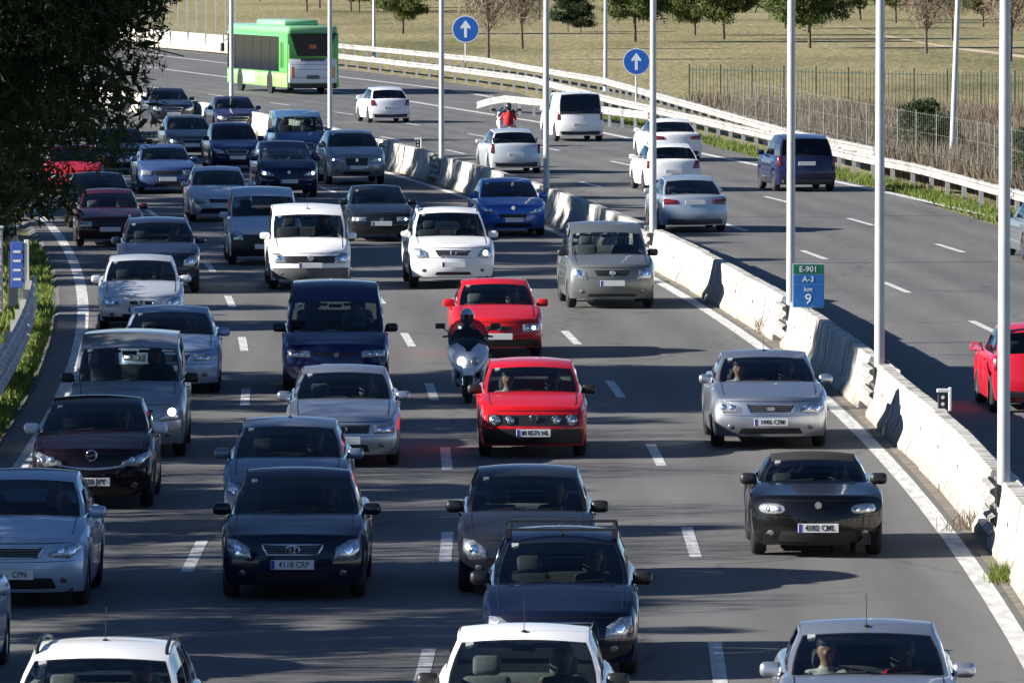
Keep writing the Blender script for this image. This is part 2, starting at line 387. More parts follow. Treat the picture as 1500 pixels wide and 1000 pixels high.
def nj_mesh(ln):
    b = MB(); h = ln/2; c = 0.025
    prof = lambda s: [(x*s, z*(1-(1-s)*0.15)) for x, z in NJ]
    rows = [[(x, y, z) for x, z in prof(s)] for y, s in ((-h, 0.9), (-h+c, 1), (h-c, 1), (h, 0.9))]
    b.grid(rows)
    n = len(NJ); b.f.append(tuple(range(n))); b.m.append(0); b.f.append(tuple(3*n+n-1-i for i in range(n))); b.m.append(0)
    # lifting sockets
    b2 = MB()
    for sx in (-1,):
        b2.lathe([(-0.004, 0.001), (-0.004, 0.045), (0.02, 0.045)], 10, 'x', (sx*0.168, 0, 0.46))
    return b.mesh('barrier_segment', M['concrete'], 40), b2.mesh('lifting_socket', M['seam'])
barrier = tag(empty('concrete_barrier', (6.5, 60, 0)), 'pale concrete median barrier of precast segments between the two carriageways', 'barrier')
seg_cache = {}
gaps = [(p-1.15, p+1.15) for p in POLE_Y]
cuts = [44.0]+[g for gp in gaps for g in gp]+[420.0]
k = 0
for a, z_ in zip(cuts[0::2], cuts[1::2]):
    n = max(1, round((z_-a)/4.2)); ln = round((z_-a)/n, 2)
    if ln not in seg_cache: seg_cache[ln] = nj_mesh(ln-0.03)
    for i in range(n):
        Yc = a+(i+0.5)*(z_-a)/n
        me, sk = seg_cache[ln]
        o = link('barrier_segment', me, None, (lane(6.5, Yc)+random.uniform(-.03, .03)-6.5, Yc-60, random.uniform(0, .012)), road_rot(Yc)+random.uniform(-.007, .007)); o.parent = barrier
        if Yc < 260:
            link('lifting_socket', sk, o)
def wbeam(pts, z0, h=0.31, d=0.08, side=-1):     # W profile swept along (x, y) points; side: which way the ridges face
    prof = [(0, 0), (0.85, 0.10), (0.95, 0.24), (0.1, 0.42), (0.1, 0.58), (0.95, 0.76), (0.85, 0.90), (0, 1)]
    rows = []
    for i, (x, y) in enumerate(pts):
        a = pts[max(i-1, 0)]; c = pts[min(i+1, len(pts)-1)]
        t = Vector((c[0]-a[0], c[1]-a[1])).normalized(); nx, ny = t.y*side, -t.x*side
        rows.append([(x+nx*p*d, y+ny*p*d, z0+q*h) for p, q in prof])
    b = MB(); b.grid(rows)
    return b
for i, p in enumerate(POLE_Y[:-1]):
    g = empty('median_guard_rail', (lane(6.5, p), p, 0), 0, None, 'guard rail', 'short guard rails bridging the lamp post gaps in the median')
    g['label'] = 'short double steel rail across the barrier gap at the lamp post, %s from the camera' % ('nearest', 'second', 'third', 'fourth', 'fifth', 'sixth', 'seventh', 'eighth', 'ninth')[i]
    for sd in (-1, 1):
        for z0 in (0.12, 0.50):
            pts = [(lane(6.5+sd*0.19, p+q)-lane(6.5, p), q) for q in (-1.3, -0.5, 0.5, 1.3)]
            wbeam(pts, z0, side=-1 if sd < 0 else 1).build('beam', M['galv_old'], g, smooth=40)
    for q in (-0.75, 0.75):
        b = MB(); b.box((lane(6.5, p+q)-lane(6.5, p), q, 0.40), (0.14, 0.10, 0.80)); b.build('post', M['galv'], g)

# ------------------------------------------------------------ lamp posts
def lamp_post(x, y, h, name, label, group, tilt=0.0, r0=0.088, arms=2, mat_='pole'):
    t = empty(name, (x, y, 0), 0, label, 'lamp post', group)
    t.rotation_euler = (0, tilt, 0)
    b = MB(); b.tube([(0, 0, 0), (0, 0, h*0.5), (0, 0, h)], [r0, r0*0.84, r0*0.62], 14, cap=False); b.build('pole', M[mat_], t, smooth=60)
    b = MB(); b.box((0, 0, 0.02), (0.4, 0.4, 0.04)); b.lathe([(0.04, r0+0.03), (0.25, r0+0.02), (0.28, r0)], 12, 'z'); b.build('base', M['galv'], t, smooth=40)
    for sd in ((-1, 1) if arms == 2 else (-1,)):
        b = MB(); b.tube([(0, 0, h), (sd*0.6, 0, h+0.35), (sd*1.9, 0, h+0.5)], 0.04, 8); a = b.build('arm', M['pole'], t, smooth=60)
        b = MB(); b.rbox((sd*2.25, 0, h+0.52), (0.75, 0.3, 0.14), 0.05); b.build('lamp_head', M['galv'], a)
ords = ['nearest', 'second nearest', 'third nearest', 'fourth nearest', 'fifth nearest', 'sixth nearest', 'seventh nearest', 'farthest']
for i, p in enumerate(POLE_Y[1:9]):
    lamp_post(lane(6.5, p), p, 13.0, 'street_lamp', 'tall round steel lamp post rising from the concrete median, %s one in view' % ords[i], 'lamp posts along the median')
lamp_post(lane(6.5, 75.5), 75.5, 13.0, 'street_lamp', 'tall round steel lamp post on the median just outside the right edge', 'lamp posts along the median')
for (px, py, Y, tl, lb) in ((548, 72, 470, 0, 'slim pale lamp post behind the guard rail right of the green bus'), (887, 118, 377, 0, 'slim pale lamp post behind the guard rail beyond the white van'), (1394, 240, 262, 0.035, 'slim leaning lamp post in the dry reeds behind the right guard rail')):
    X = (px-750)*Y/F_PX
    lamp_post(X, Y, 11, 'roadside_lamp', lb, 'lamp posts behind the right guard rail', tl, 0.10, 1, 'pole')

# ------------------------------------------------------------ guard rails
def guard_rail(name, label, fn, Ya, Yb, heights, post_step, post_h, step=4.0, side=-1, group=None, double=False, term=False):
    x0 = fn(Ya); t = empty(name, (x0, Ya, 0), 0, label, 'guard rail', group)
    Ys = list(np.arange(Ya, Yb+0.01, step))
    for z0 in heights:
        for i in range(0, len(Ys)-1, 2):       # each beam length is a part of its own
            seg = Ys[i:i+3]
            pts = [(fn(Y)-x0, Y-Ya+(0.01 if q else 0)) for q, Y in enumerate(seg)]
            wbeam(pts, z0+random.uniform(-.008, .008), side=side).build('beam', M['galv_old'], t, smooth=40)
            if double: wbeam([(p[0]+0.34, p[1]) for p in pts], z0, side=-side).build('beam', M['galv_old'], t, smooth=40)
    b = MB(); b.box((0, 0, post_h/2-0.05), (0.13, 0.09, post_h+0.1)); pm = b.mesh('post', M['galv'])
    b = MB(); b.box((-0.09 if side < 0 else 0.09, 0, 0), (0.12, 0.07, 0.2)); bm_ = b.mesh('spacer_block', M['galv'])
    for Y in np.arange(Ya+1, Yb, post_step):
        o = link('post', pm, t, (fn(Y)-x0-0.07*side if side < 0 else fn(Y)-x0-0.07, Y-Ya, 0))
    return t
guard_rail('guard_rail', 'near weathered steel guard rail along the right edge of the far carriageway', RAIL1, 150, 478, (0.42,), 4, 0.75)
guard_rail('guard_rail', 'outer weathered steel guard rail running behind the near one beyond the ramp', RAIL2, 258, 500, (0.45,), 4, 0.8)
LEFTR = lambda Y: lane(-8.3, Y)
lr = guard_rail('guard_rail', 'double beam guard rail on the left verge beside the nearest lane', LEFTR, 96, 164, (0.12, 0.52), 4, 0.85, side=1)
# gore rail with a ramped-down nose between the carriageway and the ramp
p1 = (-1.5, 340)
gore = empty('guard_rail', (p1[0], p1[1], 0), 0, 'short guard rail with a turned-down end on the gore beside the white van', 'guard rail')
npt = 14; GY = [340-34*i/(npt-1) for i in range(npt)]; G = [(float(np.interp(-y, (-340, -327, -306), (-1.5, 1.5, 5.3))), y) for y in GY]
for i in range(npt-1):
    prof = [(0, 0), (0.85, 0.10), (0.95, 0.24), (0.1, 0.42), (0.1, 0.58), (0.95, 0.76), (0.85, 0.90), (0, 1)]
    rows = []
    for (x, y), zz in ((G[i], 0.45*min(1, 0.15+i*0.5)), (G[i+1], 0.45*min(1, 0.15+(i+1)*0.5))):
        rows.append([(x-p1[0]-p*0.03, y-p1[1]-p*0.08, zz+q*0.31) for p, q in prof])
    b = MB(); b.grid(rows); b.build('beam', M['galv_old'], gore, smooth=40)
    if i > 0:
        b = MB(); b.box((G[i][0]-p1[0], G[i][1]-p1[1]+0.1, 0.35), (0.12, 0.1, 0.75)); b.build('post', M['galv'], gore)
# white parapet wall at the far bend
pw = empty('parapet_wall', (RAIL1(480), 480, 0), 0, 'white concrete parapet wall on the far bend behind the bus', 'wall')
for Y in np.arange(474, 536, 6.0):
    a = (RAIL1(Y), Y); c = (RAIL1(Y+6), Y+6); d = Vector((c[0]-a[0], c[1]-a[1])); ln = d.length
    b = MB(); b.box((0, 0, 0.55), (0.35, ln-0.05, 1.10), taper=0.92)
    b.build('wall_panel', M['concrete'], pw, loc=((a[0]+c[0])/2-RAIL1(480), (a[1]+c[1])/2-480, 0), rz=-math.atan2(d.x, d.y))

# ------------------------------------------------------------ people
def skinned(name, vs, es, rs, root=0, sub=1):
    me = bpy.data.meshes.new(name); me.from_pydata(vs, es, [])
    o = bpy.data.objects.new(name, me); COL.objects.link(o)
    md = o.modifiers.new('Skin', 'SKIN'); md.use_smooth_shade = True; md.branch_smoothing = 0.4
    for i, d in enumerate(me.skin_vertices[0].data): d.radius = (rs[i], rs[i]); d.use_root = (i == root)
    o.modifiers.new('Sub', 'SUBSURF').levels = sub
    dg = bpy.context.evaluated_depsgraph_get(); out = bpy.data.meshes.new_from_object(o.evaluated_get(dg)); out.name = name
    bpy.data.objects.remove(o); bpy.data.meshes.remove(me)
    return out
def person_mesh(rider):
    V = []; E = []; Rr = []
    def ch(start, pts):
        prev = start
        for p, r in pts:
            V.append(p); Rr.append(r)
            if prev is not None: E.append((prev, len(V)-1))
            prev = len(V)-1
        return prev
    ch(None, [((0, 0, 0.02), .15)])
    lean = -0.02 if rider else 0.12
    ch(0, [((0, lean*.5, .18), .135), ((0, lean, .38), .15)]); chest = len(V)-1
    ch(chest, [((0, lean+.03, .53), .065), ((0, lean+.01, .585), .055), ((0, lean, .66), .085), ((0, lean, .755), .088), ((0, lean+.005, .80), .06)])
    hd = len(V)-3
    ch(hd, [((0, lean-.10, .69), .018)])                      # nose
    for s in (-1, 1):
        ch(hd, [((s*.092, lean+.01, .70), .018)])              # ears
        if rider: arm = [((s*.19, lean, .47), .062), ((s*.30, -.14, .26), .05), ((s*.31, -.36, .22), .036), ((s*.30, -.44, .22), .034)]
        else: arm = [((s*.19, lean, .48), .06), ((s*.25, -.08, .28), .047), ((s*.18, -.30, .36), .033), ((s*.16, -.37, .38), .033)]
        h = ch(chest, arm); hx, hy, hz = arm[-1][0]
        for q, fl in enumerate((.055, .065, .06, .05)):        # fingers curl over the wheel or grip
            fx = hx+(q-1.5)*.019
            ch(h, [((fx, hy-.035, hz+.015), .0085), ((fx, hy-.035-fl*.5, hz-.005), .008), ((fx, hy-.03-fl*.4, hz-.04), .007)])
        ch(h, [((hx-s*.045, hy-.01, hz-.005), .010), ((hx-s*.055, hy-.05, hz-.01), .008)])
        if rider: leg = [((s*.12, -.08, -.01), .095), ((s*.20, -.42, -.06), .07), ((s*.17, -.40, -.45), .048), ((s*.18, -.52, -.50), .04)]
        else: leg = [((s*.10, -.06, -.01), .09), ((s*.16, -.46, .10), .065), ((s*.14, -.74, -.22), .045), ((s*.14, -.86, -.26), .036)]
        ch(0, leg)
    me = skinned('person', V, E, Rr)
    for m in (M['seat'], M['skin'], M['jeans']): me.materials.append(m)
    for p in me.polygons:
        c = p.center; mi = 0
        if c.z > .56 or (c.y < (-.40 if rider else -.33) and c.z > .15): mi = 1
        elif c.z < .06: mi = 2
        p.material_index = mi; p.use_smooth = True
    return me
PERSON = person_mesh(False); RIDER = person_mesh(True)
def hair_mesh(lean=0.12):
    b = MB(); rows = []
    for i in range(6):
        ph = math.pi*0.60*i/5; rr = max(math.sin(ph), .01)
        rows.append([(.099*rr*math.cos(2*math.pi*k/12), lean+.018+.108*rr*math.sin(2*math.pi*k/12), .745+.112*math.cos(ph)+(.05*max(0, -math.sin(2*math.pi*k/12))*i/5)) for k in range(12)])
    b.grid(rows, closed=True); return b.mesh('hair', M['hair'], 180)
HAIR = hair_mesh()
_top = {}
def top_mat(c):
    if c not in _top: _top[c] = mat('clothing', c, 0.85, var=0.15, scale=15)
    return _top[c]
def occupant(loc, rz, top, label, group, scale=1.0):
    o = link('person', PERSON, None, loc, rz); o.scale = (scale,)*3
    o.material_slots[0].link = 'OBJECT'; o.material_slots[0].material = top_mat(top)
    tag(o, label, 'person', group)
    link('hair', HAIR, o); return o

# ------------------------------------------------------------ shared car parts
def wheel_meshes():
    b = MB(); w = .095
    b.lathe([(-w, .215), (-w-.005, .27), (-w+.02, .302), (-.04, .312), (.04, .312), (w-.02, .302), (w+.005, .27), (w, .215)], 24, 'x')
    ty = b.mesh('tyre', M['rubber'], 50)
    rims = []
    for mt, sp in ((M['alloy'], 5), (M['alloy'], 7), (M['steel_rim'], 9)):
        b = MB()
        b.lathe([(-w+.01, .216), (-w+.02, .195), (.02, .19), (.05, .185)], 20, 'x')
        b.lathe([(-w+.035, .001), (-w+.03, .05), (-w+.05, .06)], 12, 'x')
        for k in range(sp):
            a = 2*math.pi*k/sp; rot = Matrix.Rotation(a, 3, 'X')
            c = rot @ Vector((-w+.045, 0, .125)); b.box(c, (.025, .05 if sp < 9 else .07, .16), rot)
        b.lathe([(.0, .19), (.0, .001)], 14, 'x', mi=1)
        rims.append(b.mesh('rim', [mt, M['black']], 40))
    return ty, rims
TYRE, RIMS = wheel_meshes()
def wheel(parent, x, y, r, side, rim=0):
    o = link('wheel', TYRE, parent, (x, y, r)); o.scale = (1, r/.312, r/.312)
    if side > 0: o.rotation_euler = (0, 0, math.pi)
    link('rim', RIMS[rim], o); return o
def seat_meshes():
    b = MB(); b.rbox((0, 0, .07), (.50, .50, .16), .05, seg=2)
    rot = Matrix.Rotation(R(-17), 3, 'X'); b.rbox((0, .30, .40), (.48, .14, .62), .06, rot, seg=2)
    s = b.mesh('seat', M['seat'], 50)
    b = MB(); b.rbox((0, .43, .80), (.27, .10, .20), .045, rot, seg=2); b.tube([(-.06, .41, .66), (-.06, .42, .74)], .008, 6); b.tube([(.06, .41, .66), (.06, .42, .74)], .008, 6)
    h = b.mesh('headrest', M['seat'], 50)
    b = MB(); b.rbox((0, 0, .07), (1.28, .48, .16), .05, seg=2); b.rbox((0, .30, .36), (1.28, .14, .56), .06, rot, seg=2)
    for x in (-.4, .4): b.rbox((x, .40, .68), (.24, .09, .14), .04, rot)
    r = b.mesh('rear_bench', M['seat'], 50)
    out = [s, h, r]
    for me in list(out):
        c = me.copy(); c.materials.clear(); c.materials.append(M['seat_light']); out.append(c)
    b = MB(); rot = Matrix.Rotation(R(25), 3, 'X')
    b.tube([tuple(rot @ Vector((.185*math.cos(2*math.pi*k/18), 0, .185*math.sin(2*math.pi*k/18)))) for k in range(19)], .016, 6, cap=False)
    b.box((0, 0, 0), (.34, .03, .05), rot); b.box((0, .0, -.08), (.05, .03, .16), rot)
    out.append(b.mesh('steering_wheel', M['black'], 60)); return out
SEATS = seat_meshes()
def mirror_meshes():
    b = MB(); b.rbox((.13, 0, .06), (.22, .12, .15), .055, seg=3); mh = b.mesh('mirror_shell', M['black'], 60)
    b = MB(); b.tube([(-.03, .02, -.03), (.05, .01, .03)], .022, 6); st = b.mesh('mirror_arm', M['black'], 60)
    b = MB(); b.rbox((.13, .061, .06), (.18, .006, .115), .003); g = b.mesh('mirror_glass', M['mirror_glass'])
    return mh, st, g
MIR = mirror_meshes()

FR = (-1, -.90, -.66, -.34, 0, .34, .66, .90, 1)
TROW = (0, .17, .40, .62, .84, 1)
HROW = (.955, .985, 1.0, 1.0, .975, .925)
PF = (.09, .02, 0, .012, .035, .085)
PRR = (.08, .015, 0, .02, .035, .06)
BASE = dict(L=4.15, W=1.73, H=1.45, wb=2.55, fo=.83, wr=.312, gc=.17, zn=.70, zc=.95, sc=1.08, sr0=1.90, sr1=3.42, sb=4.02, zb=.97, zt=.93,
            nr=.24, tr=.14, hr=.72, hb=.90, rdrop=.10, win=((.09, .44), (.48, .80), (.83, .93)), lamp='wedge', grille='bar', pz=.45, plate=True,
            rim=0, rails=False, bars=False, lit=(0, 0), antenna=False, bumper=None, mirror=None, sub=2, ptext=None, emblem='disc', lights=None, tail='block',
            roofcol=None, seats=0, handles=True, fog=True, lower=True, frame='chrome', light_int=False, fdrop=.085)
TYPES = dict(
    hatch={}, sedan=dict(zn=.76, zc=.97, L=4.6, W=1.78, H=1.44, wb=2.70, fo=.90, sc=1.18, sr0=2.02, sr1=3.15, sb=3.90, zb=.98, zt=.96, win=((.10, .45), (.49, .86), (.88, .95)), tail='wide'),
    wagon=dict(L=4.5, W=1.75, H=1.48, wb=2.65, fo=.88, sc=1.12, sr0=1.95, sr1=4.0, sb=4.38, zb=.97, zt=.95, win=((.08, .36), (.39, .64), (.67, .93))),
    suv=dict(L=4.6, W=1.88, H=1.72, wb=2.72, fo=.90, wr=.355, gc=.24, zn=.92, zc=1.15, sc=1.15, sr0=1.95, sr1=4.0, sb=4.42, zb=1.16, zt=1.05, rails=True, pz=.55, win=((.08, .38), (.41, .67), (.70, .92))),
    mpv=dict(L=4.6, W=1.85, H=1.72, wb=2.80, fo=.92, wr=.325, gc=.19, zn=.82, zc=1.08, sc=.98, sr0=1.95, sr1=4.15, sb=4.50, zb=1.08, zt=1.0, hr=.76, win=((.08, .36), (.39, .66), (.69, .94)), pz=.48, fdrop=.19),
    van=dict(L=4.3, W=1.81, H=1.82, wb=2.70, fo=.87, wr=.32, gc=.19, zn=.84, zc=1.12, sc=.92, sr0=1.62, sr1=4.12, sb=4.26, zb=1.10, zt=1.0, hr=.82, hb=.92, rdrop=.03, win=((.08, .36), (.42, .68), (.72, .95)), pz=.46, tail='tall', fdrop=.18),
    roadster=dict(L=4.0, W=1.72, H=1.25, wb=2.33, fo=.82, wr=.315, gc=.14, zn=.64, zc=.86, sc=1.25, sr0=1.78, sr1=2.65, sb=3.15, zb=.90, zt=.84, hr=.68, hb=.84, win=((.12, .68),), lamp='oval', grille='none', pz=.42, nr=.34, handles=False))

def car(name, label, cat, kind, col, X, Y, away=False, metal=0.0, group=None, near=True, occ=(), rot_add=0.0, **ov):
    S = dict(BASE); S.update(TYPES[kind]); S.update(ov)
    L, W, H = S['L'], S['W'], S['H']; nr, tr, gc = S['nr'], S['tr'], S['gc']; zn, zc = S['zn'], S['zc']
    body_m = paint(col, metal)
    th = road_rot(Y)+(math.pi if away else 0)+rot_add
    ax = S['fo'] if not away else S['fo']+S['wb']
    off = L/2-ax                                              # axle -> centre along local +y
    cxw = X-math.sin(th)*off; cyw = Y+math.cos(th)*off
    root = empty(name, (cxw, cyw, 0), th, label, cat, group)
    sub = S['sub']
    ly = lambda s: s-L/2
    zb0 = gc+.03
    def hw(s):
        f = max(0, (.75-s)/.75); q = max(0, (s-(L-.7))/.7)
        return W/2*(1-.10*f*f-.07*q*q)
    prof = [(0, zn), (nr, zn+.02), (lerp(nr, S['sc'], .35), lerp(zn, zc, .50)), (lerp(nr, S['sc'], .7), lerp(zn, zc, .80)), (S['sc'], zc), (lerp(S['sc'], S['sb'], .5), lerp(zc, S['zb'], .5)), (S['sb'], S['zb']), (L, S['zt'])]
    zt = lambda s: float(np.interp(s, [p[0] for p in prof], [p[1] for p in prof]))
    h0 = hw(nr); wcs = (S['fo'], S['fo']+S['wb']); RA = S['wr']+.065
    def zbot(s):
        z = zb0
        for c in wcs:
            d = abs(s-c)
            if d < RA: z = max(z, S['wr']+math.sqrt(max(0, RA*RA-d*d)))
        return z
    st = {nr, L-tr, S['sc']+.15, S['sb'], lerp(nr, S['sc'], .35), lerp(nr, S['sc'], .7), nr+.1, L-tr-.1}
    for c in wcs:
        for q in (-1.12, -1.0, -.9, -.6, -.2, .2, .6, .9, 1.0, 1.12): st.add(c+q*RA)
    st |= set(np.linspace(wcs[0]+1.12*RA, wcs[1]-1.12*RA, 5)[1:-1])
    st = sorted(s for s in st if nr <= s <= L-tr); stt = [st[0]]
    for s in st[1:]:
        if s-stt[-1] > .035: stt.append(s)
    if stt[-1] < L-tr-1e-4: stt[-1] = L-tr
    st = stt
    nF = len(FR); nT = len(TROW)
    bul = lambda f: 1-abs(f)**2.6
    def fdec(s): return max(0, 1-(s-nr)/.45)
    def rdec(s): return max(0, 1-(L-tr-s)/.35)
    def sec(s):
        zz0, zz1 = zbot(s), zt(s); h = hw(s); a, c = fdec(s), rdec(s); row = []
        side = []
        for t, hf, pf, pr in zip(TROW, HROW, PF, PRR):
            side.append((h*hf, s+pf*a-pr*c, lerp(zz0, zz1, t)))
        left = [(-x, ly(y), z) for x, y, z in side]; right = [(x, ly(y), z) for x, y, z in reversed(side)]
        top = []
        for f in FR[1:-1]:
            y = s-nr*bul(f)*a**1.5+tr*bul(f)*c**1.5+PF[-1]*a-PRR[-1]*c
            top.append((f*h*HROW[-1], ly(y), zz1+.035*(1-f*f)))
        return left+top+right
    B = MB(); rows = [sec(s) for s in st]; n = len(rows[0])
    i_open = [i for i in range(len(st)-1) if st[i] > S['sc']+.12 and st[i+1] < S['sb']-.02]
    jt0 = nT+0; jt1 = nT+nF-3
    B.grid(rows, skip=lambda i, j: i in i_open and jt0 <= j < jt1-0)
    # front and rear faces share the end sections' side vertices
    def face(row, front):
        base = 0 if front else (len(st)-1)*n
        s = st[0] if front else st[-1]; z0, z1 = zbot(s), zt(s)
        P = PF if front else PRR; h = hw(s); idx = []
        for r in range(nT):
            if r == nT-1: idx.append([base+nT-1]+[base+nT+k for k in range(nF-2)]+[base+nT+nF-2]); continue
            rr = [base+r]
            for f in FR[1:-1]:
                y = (s-nr*bul(f)+P[r]) if front else (s+tr*bul(f)-P[r])
                B.v.append((f*h*HROW[r], ly(y), lerp(z0, z1, TROW[r]))); rr.append(len(B.v)-1)
            rr.append(base+n-1-r); idx.append(rr)
        for r in range(nT-1):
            for k in range(nF-1):
                q = (idx[r][k], idx[r][k+1], idx[r+1][k+1], idx[r+1][k])
                B.f.append(q if front else q[::-1]); B.m.append(0)
    face(rows[0], True); face(rows[-1], False)
    bo = B.build('body', body_m, root, smooth=180, sub=sub)
    cr = bo.data.attributes.new('crease_edge', 'FLOAT', 'EDGE'); ck = S.get('crease', .45)
    top_row = {nT-1+k for k in range(nF)}; belt = {i*n+nT-1 for i in range(len(st))} | {i*n+nT+nF-2 for i in range(len(st))}
    for e in bo.data.edges:
        a_, c_ = e.vertices
        if a_ in top_row and c_ in top_row: cr.data[e.index].value = ck
        elif a_ in belt and c_ in belt: cr.data[e.index].value = ck*.7
    bvh = None
    if near:
        dg = bpy.context.evaluated_depsgraph_get(); bvh = BVHTree.FromObject(bo, dg)
    def ynose(x, z):
        t = (z-zb0)/(zn+.02-zb0); h = hw(nr)*np.interp(t, TROW, HROW); f = min(1.02, abs(x)/h)
        y = nr*f**2.6+float(np.interp(t, TROW, PF))
        if t > 1: y += (z-zn-.02)*2.6
        if bvh:
            hit = bvh.ray_cast(Vector((x, -L, z)), Vector((0, 1, 0)))[0]
            if hit is not None and hit.y < ly(y)+.16: return hit.y
        return ly(y)
    def seam(pts, nm, rad=.006):
        b = MB(); b.tube(pts, rad, 5); b.build(nm, M['seam'], root, smooth=60)
    def seams():
        top = lambda x, s: (lambda h_: (x, ly(s), (h_.z if h_ else zt(s))+.0005))(bvh.ray_cast(Vector((x, ly(s), 3)), Vector((0, 0, -1)))[0])
        fy = lambda x, z: (x, ynose(x, z), z)
        path = [top(-.80*hw(s), s) for s in np.linspace(S['sc']+.05, nr+.20, 7)]
        zf = zn-.015
        path += [fy(f*.80*h0, zf) for f in np.linspace(-1, 1, 13)]
        path += [(-p[0], p[1], p[2]) for p in path[:7][::-1]]
        seam(path, 'bonnet_gap', .0065)
        zs_ = zn-.235
        if not S['bumper']: seam([fy(f*h0, zs_+.015*f*f) for f in np.linspace(-.96, .96, 15)], 'bumper_gap', .0045)
        for sg in (-1, 1):
            for s in (S['fo']+RA+.16, lerp(S['fo'], S['fo']+S['wb'], .60)+.05, S['fo']+S['wb']-.10):
                pp = []
                for z in np.linspace(zbot(s)+.06, zt(s)-.03, 5):
                    h_ = bvh.ray_cast(Vector((sg*3, ly(s), z)), Vector((-sg, 0, 0)))[0]
                    if h_: pp.append((h_.x+sg*.0005, h_.y, h_.z))
                if len(pp) > 2: seam(pp, 'door_gap', .005)
    zT = zt(L-tr)
    def ytail(x, z):
        t = (z-zb0)/(zT-zb0); h = hw(L-tr)*np.interp(t, TROW, HROW); f = min(1.02, abs(x)/h)
        return ly(L-tr*f**2.6-float(np.interp(t, TROW, PRR))) - (max(0, t-1)*.3)
    # ---- underbody, floor
    b = MB(); b.box((0, 0, gc+.13), (W-.52, L-.5, .20)); b.box((0, ly((wcs[0]+wcs[1])/2), gc+.06), (W-.12, S['wb']-2.3*RA, .08))
    b.box((0, ly(S['fo']*.45), gc+.10), (W-.35, .3, .14))
    b.build('underbody', M['black'], root)
    # ---- greenhouse
    sc, sr0, sr1, sb = S['sc'], S['sr0'], S['sr1'], S['sb']
    xb = S['hb']*W/2; xr = S['hr']*W/2
    cB, cT, cR, cRB = .20, .13, .07, .10
    zroof = lambda q, u: H-S['fdrop']*(1-min(1, q/.35))**2-S['rdrop']*max(0, (q-.35)/.65)**2-.04*u*u
    vb = lambda v: .028*math.sin(math.pi*v)
    def WS(u, v):
        x = u*(lerp(xb*.97, xr, v)+vb(v)); s = lerp(sc, sr0, v)+lerp(cB, cT, v)*u*u
        return (x, ly(s), lerp(zc-.005-.02*u*u, zroof(0, u), v)+.035*math.sin(math.pi*v)*(1-u*u))
    def RS(u, v):
        x = u*(lerp(xb*.95, xr*.97, v)+vb(v)); s = lerp(sb, sr1, v)-lerp(cRB, cR, v)*u*u
        return (x, ly(s), lerp(S['zb']-.02-.01*u*u, zroof(1, u), v)+.02*math.sin(math.pi*v)*(1-u*u))
    def SD(sg, t, v):
        b0 = WS(1, 0); b1 = RS(1, 0); t0 = WS(1, 1); t1 = RS(1, 1)
        xbm = lerp(b0[0], b1[0], t)+.03*math.sin(math.pi*t); sbm = lerp(b0[1], b1[1], t); zbm = lerp(b0[2], b1[2], t)-.01*math.sin(math.pi*t)
        q = t; xt = lerp(t0[0], t1[0], t)+.015*math.sin(math.pi*t); stt_ = lerp(t0[1], t1[1], t); zt_ = zroof(q, 1)
        return (sg*(lerp(xbm, xt, v)+vb(v)), lerp(sbm, stt_, v), lerp(zbm, zt_, v))
    Rf = MB()
    us = [-1, -.95, -.925, -.6, -.3, 0, .3, .6, .925, .95, 1]; vs_ = [-.06, .06, .35, .65, .935, .965, 1]
    G = MB()
    def pane(fn, us, vs, role):                               # role(i, j) -> 'p' paint, 'k' black, 'g' glass
        for i in range(len(vs)-1):
            for j in range(len(us)-1):
                q = [fn(us[j], vs[i]), fn(us[j+1], vs[i]), fn(us[j+1], vs[i+1]), fn(us[j], vs[i+1])]
                k = role(i, j)
                if k == 'p': Rf.add(q, [(0, 1, 2, 3)], 0)
                elif k == 'k': Rf.add(q, [(0, 1, 2, 3)], 1)
                else: G.add(q, [(0, 1, 2, 3)])
    def frole(i, j):
        if j in (0, len(us)-2) or i == len(vs_)-2: return 'p'
        if j in (1, len(us)-3) or i == 0 or i == len(vs_)-3: return 'k'
        return 'g'
    pane(WS, us, vs_, frole); G.build('windshield', M['glass'], root, smooth=180); G = MB()
    pane(lambda u, v: RS(-u, v), us, vs_, frole); G.build('rear_window', M['dark_glass'] if S.get('privacy') else M['glass'], root, smooth=180)
    wins = S['win']; tl = sorted({0., 1.} | {t for w_ in wins for t in w_}); tl2 = []
    for a, c in zip(tl, tl[1:]):
        tl2.append(a)
        if c-a > .2: tl2.append((a+c)/2)
    tl2.append(1.0); tl = tl2; vl = [-.06, .07, .35, .65, .92, 1]
    for sg in (-1, 1):
        groups = {}
        for i in range(len(vl)-1):
            for j in range(len(tl)-1):
                q = [SD(sg, tl[j], vl[i]), SD(sg, tl[j+1], vl[i]), SD(sg, tl[j+1], vl[i+1]), SD(sg, tl[j], vl[i+1])]
                if sg < 0: q = q[::-1]
                tm = (tl[j]+tl[j+1])/2
                wi = next((k for k, w_ in enumerate(wins) if w_[0] < tm < w_[1]), None)
                if 0 < i < len(vl)-2 and wi is not None: groups.setdefault(wi, MB()).add(q, [(0, 1, 2, 3)])
                elif 0 < i < len(vl)-2 and wins[0][1] < tm < wins[-1][0]: Rf.add(q, [(0, 1, 2, 3)], 1)
                else: Rf.add(q, [(0, 1, 2, 3)], 0)
        for wi, g in groups.items():
            panel = S.get('panel') and wi > 0
            g.build('side_panel' if panel else 'side_window', body_m if panel else (M['dark_glass'] if S.get('privacy') and wi > 0 else M['glass']), root, smooth=180)
    rr = []
    for k in range(8):
        q = k/7; rr.append([(u*(lerp(xr, xr*.97, q)), ly(lerp(sr0+cT*u*u, sr1-cR*u*u, q)), zroof(q, u)) for u in us])
    o0 = len(Rf.v); Rf.grid(rr, 0 if S['roofcol'] is None else 2)
    ro = Rf.build('roof', [body_m, M['seam'], S['roofcol'] or M['seam']], root, smooth=None)
